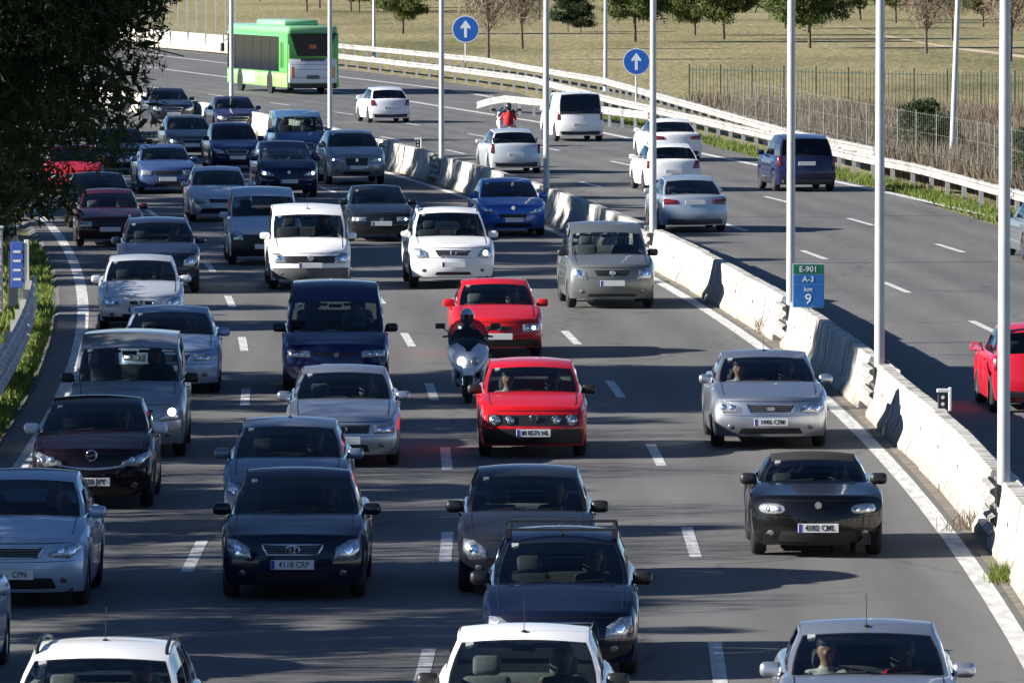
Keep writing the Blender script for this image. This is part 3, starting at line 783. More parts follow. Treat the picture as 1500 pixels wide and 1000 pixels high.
    bm = bmesh.new(); bm.from_mesh(ro.data); bmesh.ops.remove_doubles(bm, verts=bm.verts, dist=.0006); bmesh.ops.recalc_face_normals(bm, faces=bm.faces); bm.to_mesh(ro.data); bm.free()
    ro.data.polygons.foreach_set('use_smooth', [True]*len(ro.data.polygons)); ro.data.set_sharp_from_angle(angle=R(38))
    if S['rails']:
        for sg in (-1, 1):
            b = MB(); pts = [(sg*(xr-.03), ly(lerp(sr0+.25, sr1-.1, q)), zroof(q, .95)+(.055 if 0 < q < 1 else .0)) for q in (0, .06, .3, .6, .94, 1)]
            b.tube(pts, .018, 6); b.build('roof_rail', M['black'] if S['rails'] == 2 else M['chrome'], root, smooth=60)
    if S['bars']:
        for q in (.12, .55):
            b = MB(); z = zroof(q, 0)+.045; y = ly(lerp(sr0, sr1, q)); b.box((0, y, z), (xr*2.0, .07, .03))
            for sg in (-1, 1): b.box((sg*(xr-.02), y, z-.05), (.06, .12, .09))
            b.build('roof_bar', M['black'], root)
    if S['antenna']:
        b = MB(); y = ly(lerp(sr0, sr1, S['antenna'])); z = zroof(S['antenna'], 0); b.tube([(0, y, z), (0, y+.10, z+.30)], .004, 5); b.ell((0, y, z), (.03, .05, .015), 8, 4); b.build('antenna', M['black'], root)
    if near: seams()
    # ---- patches that follow the nose or tail
    def patch(pts, off, surf, nm, mt, depth=.035, parent=root, dome=0.0, front=True):
        sg = -1 if front else 1; nP = len(pts); b = MB()
        cxp = sum(p[0] for p in pts)/nP; czp = sum(p[1] for p in pts)/nP
        ring = lambda k, o: [(lerp(cxp, x, k), surf(lerp(cxp, x, k), lerp(czp, z, k))+sg*o, lerp(czp, z, k)) for x, z in pts]
        rws = [ring(1, -depth), ring(1, off-.006), ring(.94, off), ring(.55, off+dome)]
        b.grid(rws, closed=True); o = len(b.v); b.v.append((cxp, surf(cxp, czp)+sg*(off+dome*1.2), czp)); base = 3*nP
        for k in range(nP): b.f.append((base+k, base+(k+1) % nP, o)); b.m.append(0)
        bm = bmesh.new(); me = b.mesh(nm, mt); bm.from_mesh(me); bmesh.ops.recalc_face_normals(bm, faces=bm.faces); bm.to_mesh(me); bm.free()
        me.polygons.foreach_set('use_smooth', [True]*len(me.polygons)); me.set_sharp_from_angle(angle=R(40))
        return link(nm, me, parent)
    def strip(c, a, z0, z1, off, nm, mt, surf=None, front=True, parent=root, nx=23, nz=4, depth=.03):
        surf = surf or ynose; sg = -1 if front else 1; rws = []
        for i in range(-1, nz+2):
            q = min(1, max(0, i/nz)); z = lerp(z0, z1, q); w_ = lerp(c, a, q); row_ = []
            for j in range(-1, nx+1):
                f = min(1, max(-1, -1+2*j/(nx-1))); inn = i in (-1, nz+1) or j in (-1, nx)
                row_.append((f*w_, surf(f*w_, z)+sg*(-depth if inn else off), z))
            rws.append(row_ if front else row_[::-1])
        b = MB(); b.grid(rws); return b.build(nm, mt, parent, smooth=40)
    def dense(pts, k=3):
        out = []
        for a, c in zip(pts, pts[1:]+pts[:1]):
            for q in range(k): out.append((lerp(a[0], c[0], q/k), lerp(a[1], c[1], q/k)))
        return out
    def oval(cxp, czp, rx, rz, n=14, p=1.0): return [(cxp+rx*math.copysign(abs(math.cos(2*math.pi*k/n))**p, math.cos(2*math.pi*k/n)), czp+rz*math.copysign(abs(math.sin(2*math.pi*k/n))**p, math.sin(2*math.pi*k/n))) for k in range(n)]
    shapes = dict(
        wedge=[(.52, -.19), (.84, -.205), (.96, -.10), (.955, -.005), (.88, -.005), (.54, -.105)],
        sharp=[(.50, -.17), (.80, -.20), (.97, -.06), (.97, .0), (.90, -.005), (.52, -.125)],
        rect=[(.57, -.20), (.95, -.19), (.96, -.045), (.57, -.055)],
        wide=[(.50, -.175), (.94, -.17), (.96, -.05), (.50, -.06)],
        tall=[(.58, -.27), (.93, -.25), (.96, -.03), (.88, -.005), (.63, -.07)],
        slim=[(.50, -.165), (.90, -.16), (.97, -.07), (.92, -.045), (.50, -.115)],
        drop=[(.60, -.235), (.86, -.25), (.96, -.13), (.95, -.01), (.80, -.015), (.62, -.11)])
    lst = S['lamp']
    for sg in (-1, 1):
        lit = S['lit'][0 if sg < 0 else 1]
        if lst == 'round4':
            for q, (fx, rr_) in enumerate(((.76, .088), (.46, .072))):
                c = (sg*fx*h0, zn-.155)
                hl = patch(oval(*c, rr_, rr_), .012, ynose, 'headlight', M['lamp'], dome=.02)
                patch(oval(*c, rr_*.5, rr_*.5), .034, ynose, 'reflector', M['lamp_bowl'], .01, hl, .006)
                ring = MB(); ring.tube([(c[0]+rr_*math.cos(a), ynose(c[0], c[1])-.018, c[1]+rr_*math.sin(a)) for a in np.linspace(0, 2*math.pi, 21)], .009, 5, cap=False); ring.build('trim_ring', M['black'], hl, smooth=60)
        else:
            pts = oval(sg*.70*h0, zn-.125, .165, .066, 14, .8) if lst == 'oval' else dense([(sg*f*h0, zn+z) for f, z in shapes[lst]])
            hl = patch(pts, .010, ynose, 'headlight', M['lamp'] if not S.get('dark_lamps') else M['lamp_dark'], dome=.012)
            cxp = sum(p[0] for p in pts)/len(pts); czp = sum(p[1] for p in pts)/len(pts)
            zs = [p[1] for p in pts]; rz = (max(zs)-min(zs))*.24
            if near or lit:
                for q, fx in enumerate((.035, -.35) if lst not in ('drop', 'tall') else (.0,)):
                    rr_ = rz*(1 if q == 0 else .82); xx = cxp+sg*(.05-.13*q if lst not in ('drop', 'tall') else 0)
                    patch(oval(xx, czp, rr_, rr_, 12), .030, ynose, 'reflector', M['lit'] if (lit and q == 0) else M['lamp_bowl'], .01, hl, .004)
            if S.get('amber'): patch(oval(sg*.93*h0, zn-.14, .035, .05, 8), .014, ynose, 'indicator', M['amber'])
        # fog lamp
        if S['fog'] and near: patch(oval(sg*.72*h0, zb0+.15, .048, .040, 10), .010, ynose, 'fog_light', M['lamp_dark'], dome=.006)
    # grille and lower intake
    gsty = S['grille']; gr = None
    gshape = dict(bar=(.44, .36, -.185, -.065), small=(.30, .27, -.16, -.085), wide=(.50, .48, -.185, -.06), big=(.42, .34, -.30, -.05), thin=(.46, .46, -.13, -.085), smile=(.44, .40, -.30, -.19), hex=(.40, .36, -.30, -.06), band=(.90, .90, -.235, -.075)).get(gsty)
    if gshape:
        a, c, z0, z1 = gshape; pts = [(-c*h0, zn+z0), (c*h0, zn+z0), (a*h0, zn+z1), (-a*h0, zn+z1)]
        gr = strip(c*h0, a*h0, zn+z0, zn+z1, .007, 'grille', M['black'])
        if near and gsty != 'band':
            for k in range(1, 3 if gsty in ('small', 'thin') else 4):
                z = lerp(zn+z0, zn+z1, k/(3 if gsty in ('small', 'thin') else 4)); ww = lerp(c, a, .5)*h0*.96; b = MB()
                b.tube([(x, ynose(x, z)-.014, z) for x in np.linspace(-ww, ww, 9)], .005, 5); b.build('grille_bar', M['alloy'] if S['frame'] == 'chrome' and gsty in ('bar', 'hex') else M['cabin'], gr, smooth=60)
        if S['frame'] and gsty != 'band':
            dp = dense(pts, 6); b = MB(); b.tube([(x, ynose(x, z)-.013, z) for x, z in dp+dp[:1]], .011, 6, cap=False); b.build('grille_frame', M['chrome'] if S['frame'] == 'chrome' else body_m, gr, smooth=60)
    if S.get('chrome_bar'):
        b = MB(); b.tube([(x, ynose(x, zn-.22)-.02, zn-.22+.05*(abs(x)/(.6*h0))**2) for x in np.linspace(-.60*h0, .60*h0, 15)], [.008]+[.02]*13+[.008], 8); gr = b.build('grille_bar', M['chrome'], root, smooth=60)
    em = S['emblem']
    if em and (near or em == 'volvo'):
        ez = zn-.125 if gshape else zn-.07
        if S.get('chrome_bar'): ez = zn-.22
        if gsty in ('smile', 'big'): ez = zn-.035 if gsty == 'smile' else zn-.17
        ey = ynose(0, ez)-.026; er = S.get('er', .055); b = MB()
        ringp = lambda rx, rz, r=.007: b.tube([(rx*math.cos(a), ey, ez+rz*math.sin(a)) for a in np.linspace(0, 2*math.pi, 19)], r, 5, cap=False)
        if em == 'ovals': ringp(.085, .055); ringp(.03, .05); b.tube([(.06*math.cos(a), ey, ez+.028+.02*math.sin(a)) for a in np.linspace(0, 2*math.pi, 15)], .006, 5, cap=False)
        elif em == 'ring': ringp(er, er, .009); b.lathe([(-.004, .001), (-.004, er)], 16, 'y', (0, ey+.008, ez))
        elif em == 'bolt': ringp(er*1.2, er*1.2, .011); b.tube([(-.08, ey, ez+.01), (-.02, ey, ez-.012), (.02, ey, ez+.012), (.08, ey, ez-.01)], .009, 5)
        elif em == 'vw': ringp(er, er); b.tube([(-.035, ey, ez+.03), (-.015, ey, ez-.035), (0, ey, ez), (.015, ey, ez-.035), (.035, ey, ez+.03)], .006, 5)
        elif em == 'volvo': ringp(.06, .06, .01); b.tube([(-.35*h0, ynose(-.35*h0, zn-.19)-.02, zn-.19), (.35*h0, ynose(.35*h0, zn-.07)-.02, zn-.07)], .012, 5)
        elif em == 'oval': b.lathe([(-.006, .001), (-.006, .5), (.01, .55)], 16, 'y'); b.v = [(x*.13, ey+y, ez+z*.06) for x, y, z in b.v]
        else: b.lathe([(-.006, .001), (-.006, er*.9), (.01, er)], 14, 'y', (0, ey, ez))
        b.build('emblem', M['chrome'], gr or root, smooth=50)
    if S['bumper']:
        bz0, bz1, bm_ = S['bumper']; strip(.965*h0, .965*h0, bz0, bz1, .014, 'bumper', bm_)
        if away:
            h1 = hw(L-tr); strip(.96*h1, .96*h1, bz0, bz1, .018, 'bumper', bm_, ytail, False)
    if S['lower']:
        lw = S.get('lw', .50); l0 = zb0+.045; l1 = zb0+.045+S.get('lh', .11)
        strip(lw*h0, lw*.9*h0, l0, l1, .006, 'air_intake', M['black'])
    # number plates
    if S['plate']:
        px_ = S.get('plate_x', 0); pz = S['pz']; py_ = ynose(0, pz)-.035
        b = MB(); b.rbox((px_, py_, pz), (.52, .012, .115), .004); pl = b.build('number_plate', M['plate'], root)
        if near:
            b = MB(); b.box((px_-.235, py_-.0075, pz), (.042, .003, .105)); b.build('country_band', M['plate_blue'], pl)
            if S['ptext']: text(S['ptext'], .105, M['plate_ink'], pl, (px_+.02, py_-.008, pz), (math.pi/2, 0, 0), sx=.86)
        b = MB(); rz = S.get('rpz', .62); b.rbox((0, ytail(0, rz)+.02, rz), (.52, .012, .115), .004); b.build('number_plate', M['plate'], root)
    # tail lights
    h1 = hw(L-tr); tz = zT
    for sg in (-1, 1):
        if S['tail'] == 'tall': pts = [(.86, -.30), (.985, -.30), (.97, .0), (.87, .0)]
        elif S['tail'] == 'wide': pts = [(.50, -.20), (.95, -.22), (.97, -.06), (.55, -.10)]
        else: pts = [(.70, -.26), (.96, -.26), (.96, -.03), (.80, -.03)]
        patch(dense([(sg*f*h1, tz+z) for f, z in pts]), .012, ytail, 'tail_light', M['red_lens'], front=False, dome=.008)
        if S.get('high_tail') and away:
            p_ = [RS(sg*.97, v) for v in (.05, .45)]; b = MB(); b.box(((p_[0][0]+p_[1][0])/2, (p_[0][1]+p_[1][1])/2+.01, (p_[0][2]+p_[1][2])/2), (.06, .05, .26)); b.build('tail_light', M['red_lens'], root)
    if away:
        b = MB(); zz = gc+.13; b.rbox((0, ly(L-.06), zz), (W*.80, .10, .13), .03); b.build('rear_valance', M['black'], root)
        b = MB(); p_ = RS(0, .08); b.tube([p_, RS(.35, .18)], .012, 5); b.build('rear_wiper', M['black'], root)
    # mirrors
    mm = S['mirror'] or body_m
    for sg in (-1, 1):
        p = SD(sg, .10, .04); o = link('mirror', MIR[0] if S['mirror'] == M['black'] else _shell(mm), root, (p[0]+sg*.015, p[1], p[2]-.01))
        if sg < 0: o.scale = (-1, 1, 1)
        if near: link('mirror_arm', MIR[1], o); link('mirror_glass', MIR[2], o)
    # wheels
    for s in wcs:
        for sg in (-1, 1): wheel(root, sg*(W/2-.115), ly(s), S['wr'], sg, S['rim'])
    # wipers, handles
    if near:
        for a, c in ((-.62, -.02), (.02, .66)):
            b = MB(); p = WS(a, .03); q = WS(c, .10); b.tube([(p[0], p[1]-.02, p[2]+.015), (q[0], q[1]-.015, q[2]+.015)], .010, 5); b.build('wiper', M['black'], root)
    if S['handles'] and Y < 190:
        b = MB(); b.rbox((0, 0, 0), (.03, .16, .035), .01); me = b.mesh('door_handle', body_m)
        for sg in (-1, 1):
            for s in (lerp(wcs[0], wcs[1], .62), wcs[1]-.10): link('door_handle', me, root, (sg*(hw(s)*.985+.004), ly(s), lerp(zbot(wcs[0]+1), zt(s), .84)))
    # cabin
    b = MB(); b.box((0, ly((sc+sb)/2+.1), .36), (W-.30, sb-sc-.1, .03)); b.build('cabin_floor', M['cabin'], root)
    dw = xb*2*.93; b = MB(); b.rbox((0, ly(sc+.44), zc-.19), (dw, .50, .30), .06, seg=2); b.build('dashboard', M['cabin'], root, smooth=50)
    hip = min(sr0+.22, sb-.75) if kind != 'van' else sr0+.38; hz = min(H-1.02, .78) if kind not in ('van', 'mpv', 'suv') else H-1.02
    k0 = 3 if S['light_int'] else 0; szs = min(1, (H-.22-hz+.07)/.90)
    for sg in (-1, 1):
        so_ = link('seat', SEATS[k0], root, (sg*W*.215, ly(hip), hz-.16)); so_.scale = (1, 1, szs); link('headrest', SEATS[k0+1], so_)
    if sb-hip > 1.2 and kind != 'roadster':
        rb = link('rear_bench', SEATS[k0+2], root, (0, ly(hip+.85), hz-.14)); rb.scale = ((W-.5)/1.28*.98, 1, szs)
    sw = link('steering_wheel', SEATS[6], root, (W*.215, ly(hip-.43), min(hz+.36, zc+.04)))
    if near:
        b = MB(); p = WS(0, .88); b.rbox((0, p[1]+.05, p[2]-.05), (.23, .03, .065), .012); b.build('rear_view_mirror', M['black'], root)
    if near and bvh:
        b = MB(); p = WS(-.80, .88); b.box((p[0], p[1]+.012, p[2]), (.075, .004, .07)); b.build('windscreen_sticker', M['plate'], root)
        for sg in (-1, 1):
            p = WS(sg*.42, .93); b = MB(); b.rbox((p[0], p[1]+.10, p[2]-.045), (.36, .10, .02), .008, Matrix.Rotation(R(-25), 3, 'X')); b.build('sun_visor', M['seat_light'], root)
    if not occ and not away and Y < 262: occ = [(1, random.choice(((.02, .02, .022), (.10, .10, .11), (.03, .05, .12), (.25, .24, .23))), 'driver inside the '+' '.join(label.split()[:13]))]
    for sg, topc, lab in occ:
        lx, lyy = sg*W*.215, ly(hip)
        wx = cxw+lx*math.cos(th)-lyy*math.sin(th); wy = cyw+lx*math.sin(th)+lyy*math.cos(th)
        occupant((wx, wy, hz+.02), th, topc, lab, None, min(1.0, (H-.10-hz)/.90))
    return root
_sh = {}
def _shell(m):
    if m.name not in _sh:
        me = MIR[0].copy(); me.materials.clear(); me.materials.append(m); _sh[m.name] = me
    return _sh[m.name]

# ------------------------------------------------------------ the traffic
SILVER = (.50, .52, .55); BLUSIL = (.30, .37, .47); WHITE = (.78, .78, .77); NAVY = (.006, .009, .026); BLACK = (.006, .006, .008)
DKBLUE = (.012, .022, .075); GREYBLUE = (.055, .065, .09); MAROON = (.008, .003, .005); GREY = (.21, .22, .215); RED = (.50, .008, .014)
DK = (.02, .02, .022); LT = (.45, .45, .44); BL = (.03, .05, .12); RD = (.42, .015, .02)
OC = 'oncoming cars in the jam'; AW = 'cars driving away on the far carriageway'
def on(px, py, *a, **k):                        # px, py: the front wheels' contact with the road, in the photograph
    X, Y = ground(px, py); return a, dict(k, X=X, Y=Y)
def V(px, py, name, label, cat, kind, col, **k):
    X, Y = ground(px, py); k.setdefault('near', Y < 180); k.setdefault('sub', 2 if Y < 150 else 1)
    k.setdefault('group', AW if k.get('away') else OC)
    return car(name, label, cat, kind, col, X, Y, **k)
def W_(X, Y, name, label, cat, kind, col, **k):
    k.setdefault('group', AW if k.get('away') else OC)
    return car(name, label, cat, kind, col, X, Y, **k)
drv = lambda c, l: (1, c, l)
psg = lambda c, l: (-1, c, l)
# near rows
V(1195, 811, 'roadster', 'black soft top roadster in the lane beside the median', 'car', 'roadster', (.0028, .0028, .004), zn=.76, zc=.89, crease=.08, nr=.42, hr=.64,  roofcol=M['cloth_top'], ptext='4182 CML', emblem='disc', er=.05, bumper=None, lw=.62, lh=.14, mirror=M['black'],
  occ=[drv(DK, 'dark-clothed driver inside the black soft top roadster')], pz=.40)
V(1125, 653, 'sedan_car', 'silver sedan with chrome oval grille beside the median, behind the black roadster', 'car', 'sedan', (.42, .45, .50), metal=.85, L=4.73, W=1.81, H=1.43, lamp='wedge', grille='bar', frame='chrome', emblem='oval', ptext='1446 CFM', pz=.43, antenna=.25, lw=.58, lh=.09,
  occ=[drv(DK, 'dark-clothed driver of the silver sedan beside the median'), psg(LT, 'front passenger in pale top in the silver sedan beside the median')])
V(780, 667, 'hatchback_car', 'red boxy hatchback with four round headlights', 'car', 'hatch', RED, L=3.98, W=1.67, H=1.41, wb=2.47, lamp='round4', grille='band', frame=None, emblem='vw', bumper=(.22, .46, M['black']), crease=.9, nr=.09, zn=.75, zc=.94, sc=1.05, sr0=1.75, rdrop=.03, hr=.76, pz=.40, ptext="M 8573 NL", fog=False, lower=False, rim=2, mirror=M['black'],
  win=((.09, .50), (.54, .88)), occ=[drv(DK, 'driver in dark top in the red hatchback with round headlights'), psg(LT, 'passenger in pale top in the red hatchback with round headlights')])
V(728, 522, 'sedan_car', 'red sedan with one headlight lit, behind the scooter', 'car', 'sedan', (.50, .012, .018), L=4.1, W=1.69, H=1.42, wb=2.45, fo=.85, sc=1.08, sr0=1.85, sr1=2.95, sb=3.55, zn=.70, zc=.94, lamp='rect', grille='small', frame=None, lit=(0, 1), pz=.42, near=True, bumper=(.22, .36, M['black']), fog=False, light_int=True, occ=[drv(DK, 'driver in dark top in the red sedan behind the scooter')])
V(432, 873, 'sedan_car', 'dark navy car with chrome framed grille and square headlights, left of the middle lane line', 'car', 'sedan', NAVY, L=4.63, W=1.76, H=1.47, lamp='drop', grille='bar', frame='chrome', emblem='ovals', ptext='4118 CRP', pz=.46, mirror=None, lw=.55, occ=[drv(DK, 'dark-clothed driver of the navy car with chrome framed grille')])
W_(-3.02, 105.8, 'hatchback_car', 'grey blue hatchback half hidden behind the navy car with chrome grille', 'car', 'hatch', (.13, .17, .24), metal=.4, L=4.2, W=1.72, H=1.44, lamp='wedge', antenna=.3, occ=[drv(DK, 'driver of the grey blue hatchback behind the navy car')])
V(503, 680, 'sedan_car', 'silver older sedan with pale mirrors behind the grey blue hatchback', 'car', 'sedan', (.36, .40, .46), metal=.75, L=4.5, W=1.72, H=1.43, lamp='rect', grille='wide', frame=None, emblem='vw', pz=.42, nr=.16, zn=.71, zc=.95, amber=True, fog=True, light_int=True, occ=[drv(DK, 'driver of the silver older sedan with pale mirrors')])
V(772, 866, 'hatchback_car', 'dull grey blue hatchback right in front of the red boxy hatchback', 'car', 'hatch', (.015, .017, .024), L=4.0, W=1.70, H=1.45, lamp='drop', grille='small', frame=None, emblem='ring', mirror=M['black'], lw=.62, lh=.12, plate=True, ptext=None, light_int=True, occ=[drv(DK, 'dark-clothed driver of the dull grey blue hatchback')])
W_(0.53, 85.6, 'wagon_car', 'dark blue wagon with black roof bars in the middle foreground', 'car', 'wagon', (.004, .007, .020), W=1.70, H=1.47, lamp='drop', grille='bar', rails=2, bars=True, antenna=.1, mirror=M['black'], amber=True, occ=[drv(DK, 'driver in dark clothes inside the dark blue wagon with roof bars')])
W_(0.085, 73.9, 'hatchback_car', 'white hatchback cut off by the bottom edge in the middle', 'car', 'hatch', WHITE, antenna=.12, W=1.72, H=1.45, mirror=M['black'], light_int=True, occ=[drv((.10, .06, .05), 'driver of the white hatchback at the bottom middle')])
W_(3.40, 74.8, 'sedan_car', 'silver sedan cut off by the bottom edge at the right', 'car', 'sedan', (.46, .48, .52), metal=.8, W=1.78, H=1.43, antenna=.10, occ=[drv(RD, 'driver in red sweater in the silver sedan at the bottom right'), psg((.6, .6, .6), 'front passenger in white top in the silver sedan at the bottom right')])
W_(-3.85, 71.7, 'wagon_car', 'white wagon with roof rails cut off by the bottom edge at the left', 'car', 'wagon', WHITE, W=1.76, H=1.48, rails=2, antenna=.35, light_int=True, occ=[drv(DK, 'driver of the white wagon at the bottom left')])
W_(-6.45, 84.2, 'hatchback_car', 'silver car of which only a flank shows at the left edge', 'car', 'hatch', BLUSIL, metal=.4, near=False)
V(24, 884, 'hatchback_car', 'silver blue hatchback with dark lower bumper cut by the left edge', 'car', 'hatch', (.34, .43, .56), metal=.4, L=4.4, W=1.79, H=1.52, lamp='sharp', grille='bar', zn=.80, zc=1.02, pz=.42, ptext='      CPN', mirror=None, lw=.62, lh=.13, emblem=None, occ=[drv(DK, 'driver of the silver blue hatchback at the left edge')])
V(138, 741, 'hatchback_car', 'dark maroon small hatchback with chrome grille bar and pale mirrors', 'car', 'hatch', MAROON, L=3.7, W=1.72, H=1.48, wb=2.31, sc=.95, sr0=1.68, sr1=3.1, sb=3.58, zn=.80, zc=1.02, zb=1.03, zt=.98, lamp='sharp', grille='smile', frame=None, chrome_bar=True, emblem='bolt', er=.06, ptext='1550 JVY', pz=.40, mirror=paint((.72, .74, .78)), win=((.10, .55), (.60, .90)), occ=[drv(DK, 'driver of the dark maroon small hatchback')])
V(188, 667, 'van_car', 'grey compact van with one headlight lit behind the maroon hatchback', 'van', 'van', (.26, .28, .31), metal=.4, lamp='tall', grille='thin', lit=(0, 1), frame=None, emblem='ring', mirror=M['black'], occ=[drv(DK, 'driver of the grey compact van')])
W_(-5.95, 137.0, 'sedan_car', 'pale blue sedan behind the grey compact van', 'car', 'sedan', (.27, .36, .50), metal=.4, L=4.5, lamp='wide', near=True)
V(207, 483, 'hatchback_car', 'silver hatchback with black grille and white mirrors in the left lane', 'car', 'hatch', (.60, .62, .64), metal=.35, W=1.71, lamp='wedge', grille='small', emblem='bolt', er=.045, plate=True, bumper=(.20, .30, M['black']), occ=[drv(DK, 'driver of the silver hatchback with white mirrors')])
V(233, 428, 'crossover_car', 'dark blue crossover with roof rails behind the silver hatchback', 'car', 'suv', (.015, .020, .045), W=1.80, H=1.60, L=4.4, zn=.85, zc=1.08, zb=1.08, lamp='drop', grille='hex', frame=None)
V(160, 360, 'sedan_car', 'maroon sedan in the left lane in front of the black car', 'car', 'sedan', (.045, .008, .014), W=1.70, H=1.40, L=4.3, zn=.70, zc=.93, lamp='rect', nr=.16, grille='wide', frame=None, light_int=True)
W_(-11.0, 210.5, 'sedan_car', 'black sedan mostly hidden behind the maroon sedan', 'car', 'sedan', (.012, .012, .016), H=1.44, near=False)
W_(-13.1, 236.0, 'hatchback_car', 'red car half hidden by the dark pine tree', 'car', 'hatch', (.40, .012, .02), near=False)
V(180, 254, 'sedan_car', 'navy sedan under the overhanging pine, behind the red car', 'car', 'sedan', (.012, .016, .035), grille='wide')
V(243, 283, 'sedan_car', 'blue sedan between the navy sedan and the pale hatchback', 'car', 'sedan', (.05, .09, .22), metal=.3, W=1.74, nr=.14, lamp='rect', grille='wide', frame=None)
W_(-13.7, 317, 'sedan_car', 'dark sedan farthest back at the edge of the pine', 'car', 'sedan', (.015, .02, .035), near=False)
V(278, 231, 'hatchback_car', 'grey hatchback with one bright headlight behind the blue sedan', 'car', 'hatch', (.10, .10, .10), metal=.4, lit=(1, 0))
W_(-10.55, 302, 'sedan_car', 'purple navy sedan with both headlights lit, below the farthest lamp post', 'car', 'sedan', (.02, .018, .05), near=False, lit=(1, 1))
V(345, 250, 'hatchback_car', 'navy blue crossover with pale plate between grey hatchback and navy people carrier', 'car', 'hatch', (.012, .02, .07), H=1.55, zc=1.0, zn=.76, zb=1.02, lit=(0, 1))
V(420, 288, 'people_carrier', 'navy people carrier with steep windscreen and both headlights lit', 'car', 'mpv', (.010, .014, .055), W=1.80, H=1.62, L=4.2, wb=2.6, sb=4.1, sr1=3.8, sc=.90, lamp='wedge', grille='none', emblem='disc', lit=(1, 1), near=True)
W_(-7.05, 263.5, 'van_car', 'blue van behind the navy people carrier', 'van', 'van', (.05, .12, .24), H=1.83)
V(519, 270, 'crossover_car', 'grey crossover with wide dark grille beside the concrete barrier', 'car', 'suv', (.25, .26, .28), metal=.4, W=1.85, H=1.66, zn=.90, lamp='slim', grille='hex', frame=None, lit=(1, 1), rails=False, near=True)
V(322, 324, 'hatchback_car', 'pale silver hatchback left of the light blue van', 'car', 'hatch', (.52, .56, .60), metal=.35, lamp='sharp', lw=.7, lh=.13)
V(387, 387, 'van_car', 'light blue van with black lower front behind the white van', 'van', 'van', (.42, .50, .60), H=1.80, W=1.76, L=3.9, wb=2.5, sr1=3.75, sb=3.86, bumper=(.22, .74, M['black']), grille='none', plate=True, lamp='tall', emblem=None)
V(453, 423, 'van_car', 'white compact van with grey lower bumper, plate and round logo', 'van', 'van', WHITE, W=1.83, H=1.83, hr=.84, lamp='drop', grille='band', gsmall=True, frame=None, bumper=(.24, .50, mat('grey_bumper', (.10, .10, .105), .6)), pz=.56, emblem='ring', near=True, antenna=.12, occ=[drv(DK, 'driver of the white compact van')])
V(556, 353, 'sedan_car', 'black sedan with both wide headlights lit, left of the white off-roader', 'car', 'sedan', (.010, .014, .020), W=1.69, H=1.39, L=4.4, nr=.12, zn=.70, zc=.93, lamp='wide', grille='small', frame=None, lit=(1, 1), near=True, bumper=(.20, .42, M['black']), pz=.48, fog=False)
V(661, 421, 'crossover_car', 'large white off-roader with diagonal bar across its grille', 'car', 'suv', WHITE, L=4.8, W=1.9, H=1.74, wb=2.86, zn=.93, zc=1.11, lamp='drop', grille='bar', emblem='volvo', near=True, lit=(0, 1), lw=.45, lh=.07, occ=[drv(DK, 'driver of the large white off-roader')])
V(748, 345, 'hatchback_car', 'bright blue hatchback with wide black smiling grille beside the barrier', 'car', 'hatch', (.025, .12, .48), metal=.2, W=1.755, L=4.46, H=1.46, zn=.78, zc=.98, lamp='sharp', grille='smile', frame=None, emblem='disc', near=True, pz=.44, nr=.30, lw=.6, lh=.1)
V(893, 450, 'people_carrier', 'grey people carrier with large headlights beside the concrete barrier', 'van', 'mpv', (.135, .145, .14), metal=.3, L=4.72, W=1.86, H=1.76, hr=.80, zn=.89, zc=1.10, lamp='tall', grille='bar', frame=None, mirror=M['black'], pz=.55, near=True, emblem='ring', lw=.6, lh=.06, light_int=True, occ=[drv(DK, 'driver of the grey people carrier beside the barrier')])
V(492, 572, 'van_car', 'dark blue van with black mirrors and sloping bonnet', 'van', 'van', (.008, .014, .075), L=4.45, W=1.87, H=1.84, zn=.80, zc=1.02, zb=1.05, sc=.95, sr0=1.80, fdrop=.30, sr1=4.2, sb=4.4, hr=.80, lamp='wide', grille='thin', frame=None, mirror=M['black'], bumper=(.22, .46, mat('blue_grey_bumper', (.02, .025, .05), .6)), plate=True, emblem='disc', near=True, occ=[drv(LT, 'driver in pale top in the dark blue van')])
# far carriageway, rear ends towards us
V(568, 180, 'hatchback_car', 'white hatchback on the far carriageway behind the green bus', 'car', 'hatch', (.66, .68, .72), away=True, W=1.72)
V(752, 254, 'hatchback_car', 'pale silver hatchback behind the red-jacketed scooter rider', 'car', 'hatch', (.56, .60, .63), metal=.3, away=True, tail='tall', high_tail=True)
V(846, 207, 'van_car', 'white compact van with dark plate on the far carriageway', 'van', 'van', WHITE, away=True, H=1.82, W=1.83, panel=True, privacy=True)
V(986, 236, 'sedan_car', 'white sedan with long rear lights in front of the white hatchback', 'car', 'sedan', WHITE, away=True, W=1.82, H=1.44)
V(982, 280, 'hatchback_car', 'white hatchback with small red tail lights behind the silver sedan', 'car', 'hatch', WHITE, away=True, W=1.76)
V(1012, 339, 'sedan_car', 'silver sedan driving away next to the median lamp post', 'car', 'sedan', (.40, .46, .52), metal=.5, away=True, W=1.81, H=1.46, L=4.68, rpz=.80, sr1=3.3, sb=4.2)
V(1176, 280, 'people_carrier', 'dark blue people carrier driving away near the right guard rail', 'car', 'mpv', (.012, .016, .055), away=True, W=1.88, rpz=.86, tail='tall', privacy=True)
W_(8.80, 131.5, 'hatchback_car', 'red small car cut off by the right edge', 'car', 'hatch', (.55, .012, .03), away=True, W=1.70, H=1.45, L=3.9, sb=3.8, sr1=3.3, near=True)
W_(13.2, 190.5, 'sedan_car', 'dark grey car barely showing at the right edge', 'car', 'sedan', (.10, .11, .12), away=True, near=False)

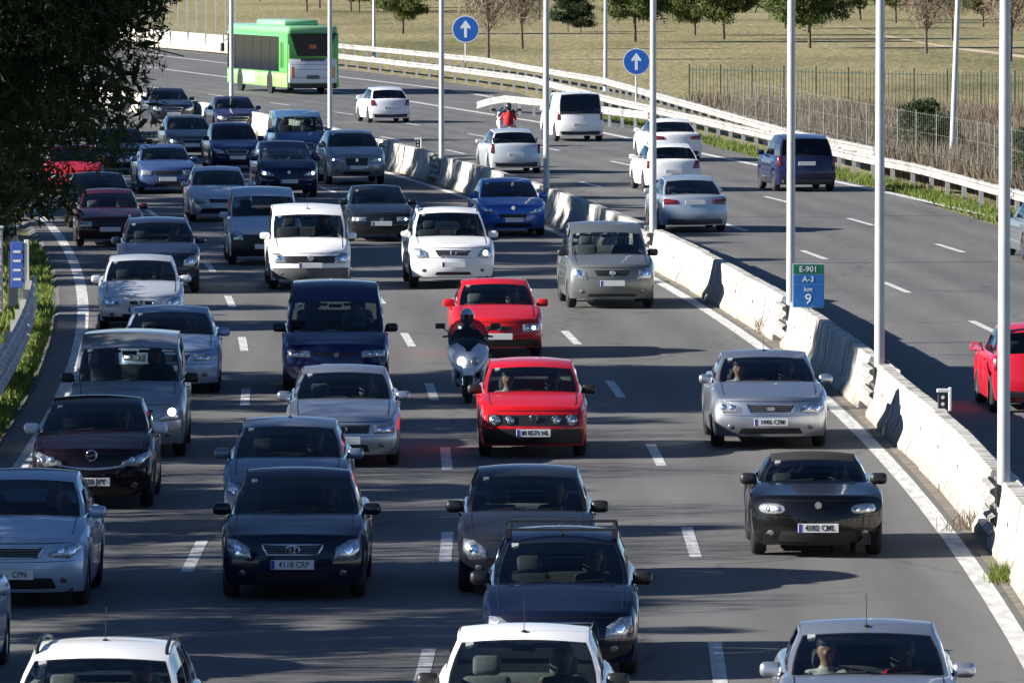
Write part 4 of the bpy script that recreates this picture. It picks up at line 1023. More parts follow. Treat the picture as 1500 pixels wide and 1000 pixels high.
# ------------------------------------------------------------ city bus
def bus():
    X, Y = ground(447, 139); Lb, Wb, Hb = 12.0, 2.55, 3.22
    th = road_rot(Y)+math.pi+0.065
    # local: front at -y, so the rear face is at +y and, turned round, faces us
    c = Vector((X, Y)) + Vector((math.sin(-road_rot(Y))*1.0, math.cos(road_rot(Y))))*(Lb/2+.1)
    t = empty('city_bus', (c.x, c.y, 0), th, 'green and white city bus driving away on the far bend', 'bus')
    green = paint((.10, .42, .09)); lime = paint((.26, .52, .16)); white = paint((.72, .72, .74)); dark = mat('bus_window_band', (.010, .012, .015), .12, 0, 0, spec=.35)
    h = Lb/2
    def shell(z0, z1, x0, m, nm, ya=-h, yb=h, b_=.10):
        b = MB(); b.rbox((0, (ya+yb)/2, (z0+z1)/2), (x0*2, yb-ya, z1-z0), b_, seg=3); return b.build(nm, m, t, smooth=50)
    shell(.32, 1.02, Wb/2, lime, 'lower_body', b_=.06); shell(.95, 2.90, Wb/2-.012, green, 'upper_body', b_=.08); shell(2.80, Hb, Wb/2-.04, paint((.19, .42, .20)), 'roof', b_=.18)
    b = MB(); b.rbox((0, 1.0, Hb+.10), (1.7, 5.5, .30), .10, seg=2); b.build('roof_unit', paint((.22, .46, .24)), t, smooth=50)
    sgl = 1                                             # the side seen from the camera is local +x
    for sg in (-1, 1):
        n = 6; L0, L1 = -h+.12, h-1.5
        for k in range(n):
            a = lerp(L0, L1, k/n)+.03; c_ = lerp(L0, L1, (k+1)/n)-.03
            b = MB(); b.box((sg*(Wb/2+.002), (a+c_)/2, 1.90), (.02, c_-a, 1.62)); b.build('side_window', dark, t)
        b = MB(); b.box((sg*(Wb/2+.004), -1.4, .72), (.018, 2.2, .55)); b.build('side_stripe', white, t)
        for y in np.arange(-h+.9, h-.3, 1.45):
            b = MB(); b.box((sg*(Wb/2+.003), y, .67), (.012, .018, .62)); b.build('panel_joint', M['seam'], t)
        b = MB(); b.box((sg*(Wb/2+.006), -.3, 1.08), (.012, Lb-1.9, .035)); b.build('window_ledge', M['black'], t)
        for y in (h-.75, h-1.15):
            b = MB(); b.box((sg*(Wb/2+.002), y, 1.85), (.016, .30, 1.2)); b.build('vent_panel', paint((.05, .22, .05)), t)
        for y in (-h+2.7, h-3.3):
            wheel(t, sg*(Wb/2-.085), y, .48, sg, 2)
            b = MB(); b.lathe([(sg*.012, .001), (sg*.012, .57), (-sg*.02, .58)], 20, 'x', (sg*(Wb/2-.004), y, .50)); b.build('wheel_arch', M['black'], t)
    yr = h
    b = MB(); b.box((0, yr+.012, 1.98), (2.0, .03, 0.02))
    pts = [(-1.08, 2.80), (1.08, 2.80), (.74, 1.80), (-.74, 1.80)]
    b = MB(); b.add([(x, yr+.015, z) for x, z in pts]+[(x, yr-.02, z) for x, z in pts], [(3, 2, 1, 0), (0, 1, 5, 4), (1, 2, 6, 5), (2, 3, 7, 6), (3, 0, 4, 7)]); b.build('rear_window', dark, t)
    b = MB(); b.rbox((0, yr+.02, 2.83), (2.3, .05, .07), .02); b.build('rear_trim', M['black'], t)
    b = MB(); b.box((0, yr+.02, 2.25), (.34, .02, .20)); b.build('route_display', M['orange'], t)
    b = MB(); b.rbox((0, yr+.0, 1.12), (2.34, .10, 1.15), .05, seg=2); b.build('engine_cover', white, t, smooth=50)
    b = MB(); b.box((0, yr+.02, 1.63), (1.20, .06, .14)); b.build('vent_grille', M['black'], t)
    for z in (.80, 1.18, 1.42):
        b = MB(); b.box((0, yr+.052, z), (2.1, .006, .016)); b.build('panel_joint', M['seam'], t)
    for sg in (-1, 1):
        b = MB(); b.rbox((sg*1.13, yr+.015, 1.9), (.10, .05, .9), .02); b.build('corner_post', lime, t)
        b = MB(); b.rbox((sg*.98, yr+.06, 1.05), (.17, .04, .52), .02); b.build('tail_light', M['amber'], t)
    b = MB(); b.rbox((0, yr+.07, .82), (.62, .03, .18), .01); b.build('number_plate', mat('dark_plate', (.10, .12, .10), .5), t)
    b = MB(); b.rbox((0, yr-.12, .42), (2.36, .30, .26), .06); b.build('rear_bumper', M['black'], t)
    for sg in (-1, 1):
        b = MB(); b.tube([(sg*1.15, -h+.1, 2.5), (sg*1.42, -h-.15, 2.35)], .03, 6); b.rbox((sg*1.45, -h-.18, 2.05), (.20, .14, .42), .05); b.build('mirror', M['black'], t)
    b = MB(); b.rbox((0, -h-.005, 1.75), (2.2, .05, 1.7), .02); b.build('windshield', dark, t)
bus()

# ------------------------------------------------------------ scooters and riders
def scooter(px, py, away, body, label, rlabel, jacket, helmet, Yov=None, lit=True):
    X, Y = ground(px, py)
    if Yov: Y = Yov; X = (px-750)*Y/F_PX
    th = road_rot(Y)+(math.pi if away else 0)
    t = empty('motor_scooter', (X, Y+(.75 if not away else -.6), 0), th, label, 'scooter')
    pm = paint(body, .2); t.scale = (1.15, 1.03, 1.05)
    for nm, y in (('wheel', -.78), ('wheel', .66)):
        o = link(nm, TYRE, t, (0, y, .29)); o.scale = (.62, .93, .93)
        r_ = link('rim', RIMS[2], o)
    def sec(rows): b = MB(); b.grid(rows, closed=True); n = len(rows[0]); b.f.append(tuple(range(n))); b.m.append(0); b.f.append(tuple(len(b.v)-1-k for k in range(n))); b.m.append(0); return b
    def ov(y, z, rx, rz, tilt=0, n=12): return [(rx*math.cos(2*math.pi*k/n), y+tilt*math.sin(2*math.pi*k/n), z+rz*math.sin(2*math.pi*k/n)) for k in range(n)]
    def fv(y, z, rx, rz, n=16):                 # wide at the top, drawn in towards the wheel
        return [(rx*math.cos(2*math.pi*k/n)*(1+.28*math.sin(2*math.pi*k/n)), y-.10*math.sin(2*math.pi*k/n)*-1, z+rz*math.sin(2*math.pi*k/n)) for k in range(n)]
    sec([fv(-.92, .60, .08, .10), fv(-.88, .66, .20, .20), fv(-.78, .72, .29, .28), fv(-.60, .76, .30, .30), fv(-.46, .76, .22, .25)]).build('front_fairing', pm, t, smooth=60)
    for sg in (-1, 1):
        b = MB(); b.rbox((sg*.21, -.60, .52), (.07, .36, .34), .03, Matrix.Rotation(R(12), 3, 'X')); b.build('leg_shield', pm, t, smooth=50)
        b = MB(); b.ell((sg*.10, -.885, .68), (.065, .04, .075), 12, 8); b.build('headlight', M['lit'] if (lit and sg < 0) else M['lamp'], t, smooth=180)
        b = MB(); b.tube([(sg*.07, -.78, .29), (sg*.07, -.66, .62)], .026, 8); b.build('fork', M['alloy'], t, smooth=60)
        b = MB(); b.tube([(sg*.10, -.50, 1.04), (sg*.28, -.46, 1.07), (sg*.37, -.44, 1.06)], .017, 8); b.build('handlebar', M['black'], t, smooth=60)
        b = MB(); b.tube([(sg*.22, -.52, 1.08), (sg*.36, -.56, 1.20)], .009, 6); b.rbox((sg*.41, -.56, 1.24), (.15, .05, .09), .025, seg=2); b.build('mirror', M['black'], t, smooth=60)
    rows = []
    for k in range(7):
        a = R(-60+k*30*.72); rows.append([(x, -.78+.33*math.sin(a)*-1*-1, .29+.35*math.cos(a)) for x in (-.085, -.05, .05, .085)])
    b = MB(); b.grid(rows); b.build('fender', pm, t, smooth=60)
    rows = []
    for z, y, wd in ((.84, -.80, .20), (.98, -.72, .29), (1.14, -.64, .30), (1.28, -.56, .25), (1.36, -.52, .15)):
        rows.append([(wd*f, y+.10*f*f, z-.03*f*f) for f in (-1, -.5, 0, .5, 1)])
    b = MB(); b.grid(rows); b.build('wind_screen', M['dark_glass'], t, smooth=180)
    sec([ov(-.45, .34, .17, .08), ov(-.10, .36, .20, .10), ov(.15, .46, .21, .19), ov(.55, .52, .19, .17), ov(.92, .64, .10, .08)]).build('rear_body', pm, t, smooth=60)
    b = MB(); b.rbox((0, .30, .68), (.32, .86, .13), .05, seg=2); b.build('seat', M['black'], t, smooth=50)
    b = MB(); b.rbox((0, .93, .72), (.16, .05, .09), .02); b.build('tail_light', M['red_lens'], t)
    b = MB(); b.tube([(.17, .20, .30), (.20, .85, .38)], [.04, .055], 10); b.build('exhaust', M['alloy'], t, smooth=60)
    b = MB(); b.rbox((0, .97, .52), (.19, .01, .15), .004); b.build('number_plate', M['plate'], t)
    # rider
    ly0 = .02; wx = t.location.x-math.sin(th)*ly0; wy = t.location.y+math.cos(th)*ly0
    p = link('person', RIDER, None, (wx, wy, .74), th); p.scale = (.93,)*3; tag(p, rlabel, 'person')
    p.material_slots[0].link = 'OBJECT'; p.material_slots[0].material = top_mat(jacket)
    b = MB(); b.ell((0, .0, .74), (.135, .155, .16), 14, 10); hm = b.build('helmet', mat('helmet_shell', helmet, .25, 0, 1), p, smooth=180)
    rows = [[(.138*math.sin(a), -.158*math.cos(a)+.0, z) for a in np.linspace(-1.1, 1.1, 9)] for z in (.69, .74, .79)]
    b = MB(); b.grid(rows); b.build('visor', M['dark_glass'], hm, smooth=180)
    b = MB(); b.ell((0, .01, .20), (.20, .15, .34), 12, 8); b.build('jacket', top_mat(jacket), p, smooth=180)
scooter(684, 590, False, (.48, .53, .60), 'white scooter with dark windscreen filtering between the two red cars', 'scooter rider with pale blue helmet and dark jacket between the red cars', (.012, .014, .018), (.25, .38, .48))
scooter(745, 200, True, (.7, .7, .7), 'white scooter in front of the pale silver hatchback on the far carriageway', 'scooter rider in red jacket and dark helmet on the far carriageway', (.45, .012, .02), (.02, .02, .02), Yov=287, lit=False)

# ------------------------------------------------------------ signs
def round_sign(x, y, z, r, label):
    t = empty('road_sign', (x, y, 0), 0, label, 'road sign', 'round blue arrow signs')
    b = MB(); b.tube([(0, 0, 0), (0, 0, z+r*.6)], .045, 8); b.build('post', M['galv'], t, smooth=60)
    b = MB(); b.lathe([(-.07, .001), (-.07, r), (-.045, r), (-.045, .001)], 32, 'y', (0, 0, z)); d = b.build('disc', mat('sign_white', (.65, .67, .7), .4), t)
    b = MB(); b.lathe([(-.074, .001), (-.074, r*.93)], 32, 'y', (0, 0, z)); b.build('blue_face', mat('sign_blue', (.012, .10, .42), .35), t)
    q = r; ar = [(-.11*q, -.62*q), (.11*q, -.62*q), (.11*q, .10*q), (.36*q, .02*q), (.36*q, .18*q), (0, .66*q), (-.36*q, .18*q), (-.36*q, .02*q), (-.11*q, .10*q)]
    b = MB(); b.add([(px, -.079, z+pz) for px, pz in ar], [tuple(range(len(ar)))]); b.build('white_arrow', mat('arrow_white', (.62, .66, .72), .4), t)
round_sign((932-750)*329/F_PX, 329, 2.3, .56, 'round blue sign with white arrow above the guard rail, nearer one')
round_sign((682-750)*441/F_PX, 441, at_depth(682, 43, 441)[2], .76, 'round blue sign with white arrow near the bus, farther one')
km = empty('kilometre_sign', (lane(6.5, 148.3), 148.3, 0), road_rot(148.3)*.3, 'small green and blue kilometre sign with number nine on the median', 'road sign')
b = MB(); b.tube([(0, .03, 0), (0, .03, 1.5)], .03, 8); b.build('post', M['galv'], km, smooth=60)
zs = .93; wd = .57
for nm, z0, z1, c in (('blue_panel', 0, .42, (.012, .11, .36)), ('road_panel', .435, .60, (.012, .11, .36)), ('green_panel', .615, .80, (.01, .12, .07))):
    b = MB(); b.rbox((0, 0, zs+(z0+z1)/2), (wd, .02, z1-z0), .004); b.build(nm, mat('sign_'+nm, c, .4), km)
b = MB(); b.box((0, .006, zs+.40), (wd+.03, .012, .83)); b.build('border', mat('sign_border', (.45, .55, .62), .4), km)
wt = mat('sign_lettering', (.62, .68, .72), .5)
for tx, sz, z in (('E-901', .15, .705), ('A-3', .15, .517), ('km', .13, .33), ('9', .27, .14)):
    text(tx, sz, wt, km, (0, -.0135, zs+z), (math.pi/2, 0, 0))
for (px, py, Yp) in ((1398, 598, 118.0), (603, 213, 254.0)):
    t = empty('delineator', (lane(6.62, Yp), Yp, .86), 0, 'small white delineator post with black bands on top of the %s barrier' % ('near' if Yp < 200 else 'far'), 'delineator', 'delineators on the barrier')
    b = MB(); b.rbox((.06, 0, .17), (.05, .04, .36), .01); b.build('post', mat('delineator_white', (.6, .6, .58), .5), t)
    b = MB(); b.rbox((-.05, 0, .14), (.15, .03, .22), .01); b.build('black_band', M['black'], t)
    for z in (.10, .20):
        b = MB(); b.lathe([(-.02, .001), (-.02, .028)], 10, 'y', (-.05, 0, z)); b.build('reflector', M['plate'], t)
    b = MB(); b.rbox((-.05, 0, .30), (.18, .035, .06), .01); b.build('cap', mat('delineator_cap', (.6, .6, .58), .5), t)
# board and parapet posts on the left verge
t = empty('verge_sign', (lane(-8.55, 163), 163, 0), 0, 'blue and white board standing behind the left guard rail', 'sign')
x0 = t.location.x
b = MB(); b.rbox((-.08, 0, 1.08), (.26, .04, .95), .01); b.build('board', mat('board_blue', (.04, .10, .42), .5), t)
b = MB(); b.rbox((.12, .02, 1.05), (.10, .05, 1.10), .01); b.build('white_edge', mat('board_white', (.62, .62, .6), .5), t)
for k in range(4):
    b = MB(); b.box((-.08, -.023, .78+k*.19), (.16, .006, .05)); b.build('white_stripe', mat('board_white', (.62, .62, .6), .5), t)
b = MB(); b.tube([(0, .06, 0), (0, .06, 1.5)], .035, 8); b.build('post', M['galv'], t)
for k, (ox, Yp, h) in enumerate(((-9.05, 165, 1.75), (-9.35, 163, 1.9), (-8.75, 167, 1.7))):
    t = empty('verge_post', (lane(ox, Yp), Yp, 0), 0, 'pale square post behind the left guard rail, %s from the road' % ('second', 'farthest', 'nearest')[k], 'post', 'pale posts on the left verge')
    b = MB(); b.rbox((0, 0, h/2), (.20, .20, h), .02); b.build('shaft', mat('post_concrete', (.45, .45, .43), .8, var=.2, scale=4), t)
    b = MB(); b.rbox((0, 0, h+.03), (.26, .26, .06), .015); b.build('cap', mat('post_concrete', (.45, .45, .43), .8, var=.2, scale=4), t)

# ------------------------------------------------------------ fences
fm = mat('fence_wire', (.16, .17, .15), .6, .3); fp = mat('fence_post', (.20, .20, .19), .6, .2); gm = mat('green_fence', (.05, .075, .055), .6)
nf = empty('wire_fence', (13, 230, 0), 0, 'thin wire fence on slim posts right behind the near guard rail', 'fence')
b = MB(); b.tube([(0, 0, 0), (0, 0, 2.15)], .021, 6); pme = b.mesh('post', fp)
pp = [(RAIL1(Y)+1.6, Y) for Y in np.arange(196, 306, 4.0)]
for x, y in pp: link('post', pme, nf, (x-13, y-230, -random.uniform(0, .25)))
for (xa, ya), (xb_, yb_) in zip(pp, pp[1:]):
    b = MB()
    for z in (.15, .8, 1.45, 2.05): b.tube([(0, 0, z), (xb_-xa, yb_-ya, z)], .004, 3, cap=False)
    for k in range(1, 10): b.tube([((xb_-xa)*k/10, (yb_-ya)*k/10, .1), ((xb_-xa)*k/10, (yb_-ya)*k/10, 2.1)], .0025, 3, cap=False)
    b.build('wire_panel', fm, nf, loc=(xa-13, ya-230, 0))
pf = empty('bar_fence', (20, 320, 0), 0, 'dark green vertical bar fence between the reeds and the grassland', 'fence')
FX = np.arange(7.6, 27.0, 1.3); FYf = lambda x: 338-(x-7.6)*1.15
b = MB(); b.box((0, 0, 1.0), (.06, .06, 2.1)); pme = b.mesh('post', gm)
b = MB(); b.box((0, 0, .98), (.024, .024, 1.9)); bar = b.mesh('bar', gm)
for xa, xb_ in zip(FX, FX[1:]):
    ya, yb_ = FYf(xa), FYf(xb_); link('post', pme, pf, (xa-20, ya-320, 0))
    for z in (.30, 1.80):
        b = MB(); b.tube([(0, 0, z), (xb_-xa, yb_-ya, z)], .022, 4, cap=False); b.build('rail', gm, pf, loc=(xa-20, ya-320, 0))
    for k in range(1, 9): link('bar', bar, pf, (lerp(xa, xb_, k/9)-20, lerp(ya, yb_, k/9)-320, 0))
sf = empty('screen_fence', (-24, 525, 0), 0, 'tall thin fence posts above the white wall at the far bend', 'fence')
b = MB(); b.box((0, 0, 1.9), (.07, .07, 3.9)); pme = b.mesh('post', mat('screen_post', (.52, .52, .50), .5))
for Y in np.arange(488, 545, 3.2): link('post', pme, sf, (RAIL1(Y)+.9+24, Y-525, 0))
b = MB()
pts = [(RAIL1(Y)+.9+24, Y-525) for Y in np.arange(488, 545, 3.2)]
for z in (1.2, 2.4, 3.6): b.tube([(x, y, z) for x, y in pts], .012, 4, cap=False)
b.build('wires', fm, sf)

# ------------------------------------------------------------ vegetation
def leafmat(name, c, var=.35, trans=.25, scale=1.2):
    m, n, b = nodes(name); L = n.links.new
    ge = n.nodes.new('ShaderNodeNewGeometry'); oi = n.nodes.new('ShaderNodeObjectInfo')
    hs = n.nodes.new('ShaderNodeHueSaturation'); hs.inputs['Color'].default_value = (*c, 1)
    r = n.nodes.new('ShaderNodeMapRange'); r.inputs['To Min'].default_value = 1-var; r.inputs['To Max'].default_value = 1+var; L(ge.outputs['Random Per Island'], r.inputs[0]); L(r.outputs[0], hs.inputs['Value'])
    r2 = n.nodes.new('ShaderNodeMapRange'); r2.inputs['To Min'].default_value = .485; r2.inputs['To Max'].default_value = .515; L(oi.outputs['Random'], r2.inputs[0]); L(r2.outputs[0], hs.inputs['Hue'])
    L(hs.outputs[0], b.inputs['Base Color']); b.inputs['Roughness'].default_value = .7; b.inputs['Specular IOR Level'].default_value = .2
    tl = n.nodes.new('ShaderNodeBsdfTranslucent'); L(hs.outputs[0], tl.inputs[0]); mx = n.nodes.new('ShaderNodeMixShader'); mx.inputs[0].default_value = trans
    L(b.outputs[0], mx.inputs[1]); L(tl.outputs[0], mx.inputs[2]); L(mx.outputs[0], n.nodes['Material Output'].inputs[0])
    return m
M['pine'] = leafmat('pine_needles', (.085, .105, .030)); M['pine_dark'] = leafmat('dark_pine_needles', (.035, .050, .018), .4)
M['twig'] = leafmat('bare_twigs', (.23, .18, .13), .3, .1); M['dry'] = leafmat('dry_reeds', (.155, .128, .092), .25, .25); M['grass'] = leafmat('verge_grass', (.13, .17, .035), .4, .3)
M['field_tuft'] = leafmat('field_tufts', (.21, .185, .095), .2, .2); M['bush'] = leafmat('bush_leaves', (.05, .07, .025), .4)
M['bark'] = mat('bark', (.10, .07, .05), .9, var=.35, scale=6, bump=.5, bscale=14)
def cards(centers, size, aspect, seed, up=0.0):          # small needle tufts: crossed slim quads round each centre
    r = np.random.default_rng(seed); n = len(centers)
    d = r.normal(size=(n, 3)); d[:, 2] += up; d /= np.linalg.norm(d, axis=1)[:, None]
    e = r.normal(size=(n, 3)); e -= (e*d).sum(1)[:, None]*d; e /= np.linalg.norm(e, axis=1)[:, None]
    s = size*r.uniform(.6, 1.3, n)[:, None]; a = d*s; c = e*s*aspect
    v = np.stack([centers-a-c*.4, centers-a*.2+c, centers+a, centers-a*.2-c], 1).reshape(-1, 3)
    f = np.arange(4*n).reshape(-1, 4)
    return v, f
def np_mesh(name, v, f, m):
    me = bpy.data.meshes.new(name); me.vertices.add(len(v)); me.vertices.foreach_set('co', v.astype(np.float32).ravel())
    me.loops.add(f.size); me.loops.foreach_set('vertex_index', f.astype(np.int32).ravel())
    me.polygons.add(len(f)); me.polygons.foreach_set('loop_start', np.arange(0, f.size, f.shape[1], dtype=np.int32))
    me.materials.append(m); me.update(calc_edges=True); me.validate(); return me
def tree_meshes(seed, h, rad, z0, nclump, per, size, m, crown='pine', rcl=.55, flat=.6):
    r = np.random.default_rng(seed); b = MB(); tips = []
    bend = r.uniform(-.4, .4, 2)
    top = np.array([bend[0], bend[1], h*.86])
    tp = lambda q: np.array([bend[0]*q*q, bend[1]*q*q, h*.86*q])
    b.tube([tp(q) for q in (0, .25, .5, .75, 1)], [.028*h*.55, .022*h*.55, .017*h*.55, .010*h*.55, .03], 8)
    nb = max(10, nclump//5)
    for k in range(nb):
        q = r.uniform(max(.22, z0/h*.8), .98); s = tp(q); a = r.uniform(0, 2*math.pi)
        zc_ = lerp(z0, h, .5); zr = (h-z0)/2
        e_z = np.clip(s[2]+r.uniform(-.3, 1.3)*h*.07, z0+.1, h-.2)
        rr = rad*math.sqrt(max(.08, 1-((e_z-zc_)/zr)**2))*r.uniform(.65, 1.0)
        e = np.array([s[0]+rr*math.cos(a), s[1]+rr*math.sin(a), e_z]); mid = (s+e)/2+np.array([0, 0, .12*rr])
        b.tube([s, mid, e], [.045*(1.1-q)+.02, .03, .012], 5, cap=False)
        for w_ in (.45, .65, .82, 1.0): tips.append(s+(e-s)*w_+np.array([0, 0, .12*rr*math.sin(math.pi*w_)]))
    trunk = b.mesh('trunk', M['bark'], 60)
    tips = np.array(tips); idx = r.choice(len(tips), nclump, replace=nclump > len(tips)); cl = tips[idx]+r.normal(size=(nclump, 3))*.22*np.array([1, 1, .6])
    rc = rcl*r.uniform(.55, 1.35, nclump)
    pts = np.repeat(cl, per, 0); u = r.normal(size=(len(pts), 3)); u /= np.linalg.norm(u, axis=1)[:, None]
    pts = pts+u*(np.repeat(rc, per)*r.uniform(.25, 1, len(pts))**.5)[:, None]*np.array([1, 1, flat])
    v, f = cards(pts, size, .20 if crown == 'pine' else .5, seed+1, .4)
    return trunk, np_mesh('crown', v, f, m)
def tree(meshes, x, y, rz, sc, name, label, group, z=-.09):
    t = empty(name, (x, y, z), rz, label, 'tree', group); t.scale = (sc,)*3
    link('trunk', meshes[0], t); link('crown', meshes[1], t); return t
# the big pine hanging over the left lane
hero = tree_meshes(11, 14.5, 5.0, 1.2, 60, 10, .13, M['pine_dark'], rcl=.6)
rh = np.random.default_rng(3)
d_ = rh.normal(size=(4200, 3)); d_ /= np.linalg.norm(d_, axis=1)[:, None]
lob = 1+.13*np.sin(3*np.arctan2(d_[:, 1], d_[:, 0])+5*d_[:, 2])+.08*np.sin(9*d_[:, 2]+4*d_[:, 0])
cc = d_*(lob*rh.uniform(.10, 1, 4200)**.36)[:, None]*np.array([5.3, 4.8, 5.7])+np.array([0, 0, 9.0])
cc = cc[cc[:, 2] > 3.9+.25*np.sin(cc[:, 0]*2.1)-.25*np.minimum(0, cc[:, 0]-1)*-1]
pts = np.repeat(cc, 65, 0); u_ = rh.normal(size=pts.shape); u_ /= np.linalg.norm(u_, axis=1)[:, None]
pts = pts+u_*(rh.uniform(.2, 1, len(pts))**.5)[:, None]*np.array([.42, .42, .32])
vv, fv_ = cards(pts, .085, .17, 77, .5)
inn = d_[:2600]*(lob[:2600]*rh.uniform(.0, .80, 2600)**.4)[:, None]*np.array([5.3, 4.8, 5.7])+np.array([0, 0, 9.0])
inn = np.repeat(inn, 14, 0)+rh.normal(size=(36400, 3))*.3; inn = inn[inn[:, 2] > 4.3]
v2_, f2_ = cards(inn, .19, .30, 78, .2); fv_ = np.concatenate([fv_, f2_+len(vv)]); vv = np.concatenate([vv, v2_])
hero = (hero[0], np_mesh('crown', vv, fv_, M['pine_dark']))
tree(hero, -10.4, 137.0, 0, 1.0, 'pine_tree', 'big dark pine hanging over the left lane at the top left', 'pines along the left verge')
PA = tree_meshes(21, 9.5, 3.1, 2.2, 190, 70, .24, M['pine_dark'], rcl=.62); PB = tree_meshes(22, 10.5, 3.5, 2.4, 220, 70, .24, M['pine_dark'], rcl=.65); PC = tree_meshes(23, 8.0, 2.6, 1.6, 140, 70, .24, M['pine'], rcl=.6)
# the row along the left verge whose shadows stripe the road
row = [(-15, 58, PA, .8), (-14, 81, PC, .85), (-15.5, 88, PB, .74), (-14.5, 96, PA, .80), (-15.5, 103.5, PC, .95), (-15, 111, PB, .68), (-15.5, 119, PC, .82),
       (-16, 126, PA, .80), (-18.5, 131, PB, 1.0), (-18.5, 138.5, PB, 1.05), (-17.2, 181, PA, .9), (-18.5, 187, PA, 1.1), (-19, 195, PB, 1.0), (-20, 203, PB, 1.1), (-20.5, 212, PA, 1.15), (-21.5, 221, PB, 1.1),
       (-22.5, 230, PA, 1.2), (-23.5, 239, PB, 1.1), (-24.5, 248, PB, 1.1), (-26, 258, PA, 1.2), (-27.5, 268, PB, 1.1), (-29, 278, PA, 1.1), (-30.5, 289, PB, 1.1), (-33, 301, PA, 1.1)]
row += [(-21, 92.5, PB, .9),  (-25, 190, PB, 1.2), (-26, 206, PB, 1.2), (-27, 217, PA, 1.3), (-28.5, 226, PB, 1.2), (-30, 243, PB, 1.25), (-32, 254, PB, 1.2), (-34, 264, PB, 1.25), (-35.5, 283, PB, 1.2), (-38, 296, PB, 1.2)]
for k, (x, y, ms, s) in enumerate(row):
    tree(ms, x, y, k*2.4, s, 'verge_pine', 'pine tree of the row on the left verge, mostly outside the picture', 'row of pines on the left verge')
# parkland beyond the road
FP1 = tree_meshes(31, 5.4, 2.3, .9, 260, 60, .17, M['pine'], rcl=.5); FP2 = tree_meshes(32, 6.4, 2.7, 1.1, 300, 60, .18, M['pine'], rcl=.55); FB = tree_meshes(33, 2.8, 1.3, .2, 130, 60, .14, M['pine_dark'], rcl=.45)
def bare(seed, h, rad):
    r = np.random.default_rng(seed); b = MB()
    b.tube([(0, 0, 0), (.05, 0, h*.3), (0, .1, h*.6)], [.09, .07, .05], 7)
    for k in range(26):
        q = r.uniform(.22, .6); s = np.array([.03, 0, h*q]); a = r.uniform(0, 6.28); e = np.array([rad*math.cos(a)*r.uniform(.4, 1), rad*math.sin(a)*r.uniform(.4, 1), h*r.uniform(q+.15, 1)])
        b.tube([s, (s+e)/2+np.array([0, 0, .1]), e], [.035, .022, .010], 5, cap=False)
        for j in range(5):
            s2 = s+(e-s)*r.uniform(.3, 1); e2 = s2+r.normal(size=3)*np.array([.5, .5, .4])+np.array([0, 0, .35]); b.tube([s2, e2], [.012, .005], 4, cap=False)
    tr = b.mesh('trunk', M['bark'], 60)
    pts = r.normal(size=(2600, 3)); pts /= np.linalg.norm(pts, axis=1)[:, None]; pts *= (r.uniform(.1, 1, 2600)**.5)[:, None]*np.array([rad, rad, h*.36]); pts += np.array([0, 0, h*.62])
    v, f = cards(pts, .26, .05, seed, .8)
    return tr, np_mesh('crown', v, f, M['twig'])
BT1 = bare(41, 5.5, 1.9); BT2 = bare(42, 5.0, 1.6)
BV = bare(43, 7.2, 2.6)
for k, (x, y, s) in enumerate(((-13.5, 62, 1.0), (-13.6, 79.5, 1.0), (-13, 85, .95), (-13.8, 92, 1.0), (-13.2, 100, 1.0), (-14, 107, 1.0), (-13.4, 115, .95), (-14, 123, 1.0))):
    tree(BV, x, y, k*1.3, s, 'verge_bare_tree', 'leafless tree on the left verge, outside the picture', 'leafless trees on the left verge')
PK = 'trees in the parkland'
parks = [(590, 50, FP1, 1.0, 'pine_tree', 'lone small pine right of the bus'), (832, 47, FB, 1.0, 'bush_tree', 'low dark evergreen above the white van'), (851, 50, FB, .7, 'bush_tree', 'smaller dark evergreen just right of the low one above the white van'),
         (930, 62, FP2, 1.05, 'pine_tree', 'pine behind the nearer round blue sign'), (985, 30, FB, 1.3, 'bush_tree', 'dark evergreen between the two pines at the top middle'), (1060, 58, FP1, 1.15, 'pine_tree', 'pine with rounded crown right of the blue sign'),
         (1018, 52, FP1, .9, 'pine_tree', 'slim pine left of the rounded pine'), (1186, 71, FP2, 1.0, 'pine_tree', 'pine with spreading crown right of a median lamp post'), (1150, 42, FP1, .9, 'pine_tree', 'pine half behind a median lamp post at the top'), (1260, 30, FP1, 1.0, 'pine_tree', 'pine beside the sandy path'), (1312, 34, FP2, .9, 'pine_tree', 'pine beyond the sandy path'),
         (1357, 79, BT2, 1.0, 'bare_tree', 'leafless tree left of the leaning lamp post'), (1395, 60, BT1, .9, 'bare_tree', 'leafless tree behind the leaning lamp post'), (1480, 90, BT2, 1.1, 'bare_tree', 'leafless tree at the right edge'),
         (715, 88, BT1, 1.0, 'bare_tree', 'leafless tree right of the farther round blue sign'), (765, 72, BT2, 1.0, 'bare_tree', 'leafless tree left of a median lamp post'), (468, 12, FP2, 1.0, 'pine_tree', 'pine above the bus roof at the top'), (790, 30, BT1, .9, 'bare_tree', 'leafless tree left of the low dark evergreen'), (1440, 40, FP1, 1.0, 'pine_tree', 'pine far back near the right edge')]
for k, (px, py, ms, s, nm, lb) in enumerate(parks):
    X, Y = ground(px, py, -.09); tree(ms, X, Y, k*1.9, s*(1.25 if nm == 'pine_tree' else 1.15), nm, lb, PK)
rb_ = np.random.default_rng(90); FP3 = tree_meshes(34, 5.0, 2.6, .5, 240, 60, .19, M['pine_dark'], rcl=.6)
xs_ = sorted(rb_.uniform(380, 1490, 20))
for k, px in enumerate(xs_):
    X, Y = ground(px, rb_.uniform(-6, 20), -.09); tree((FP1, FP2, FP3, BT1)[int(rb_.integers(0, 4))], X, Y, k*1.1, rb_.uniform(.8, 1.4), 'parkland_tree', 'distant tree of the back row of the parkland along the top edge', 'back row of parkland trees')
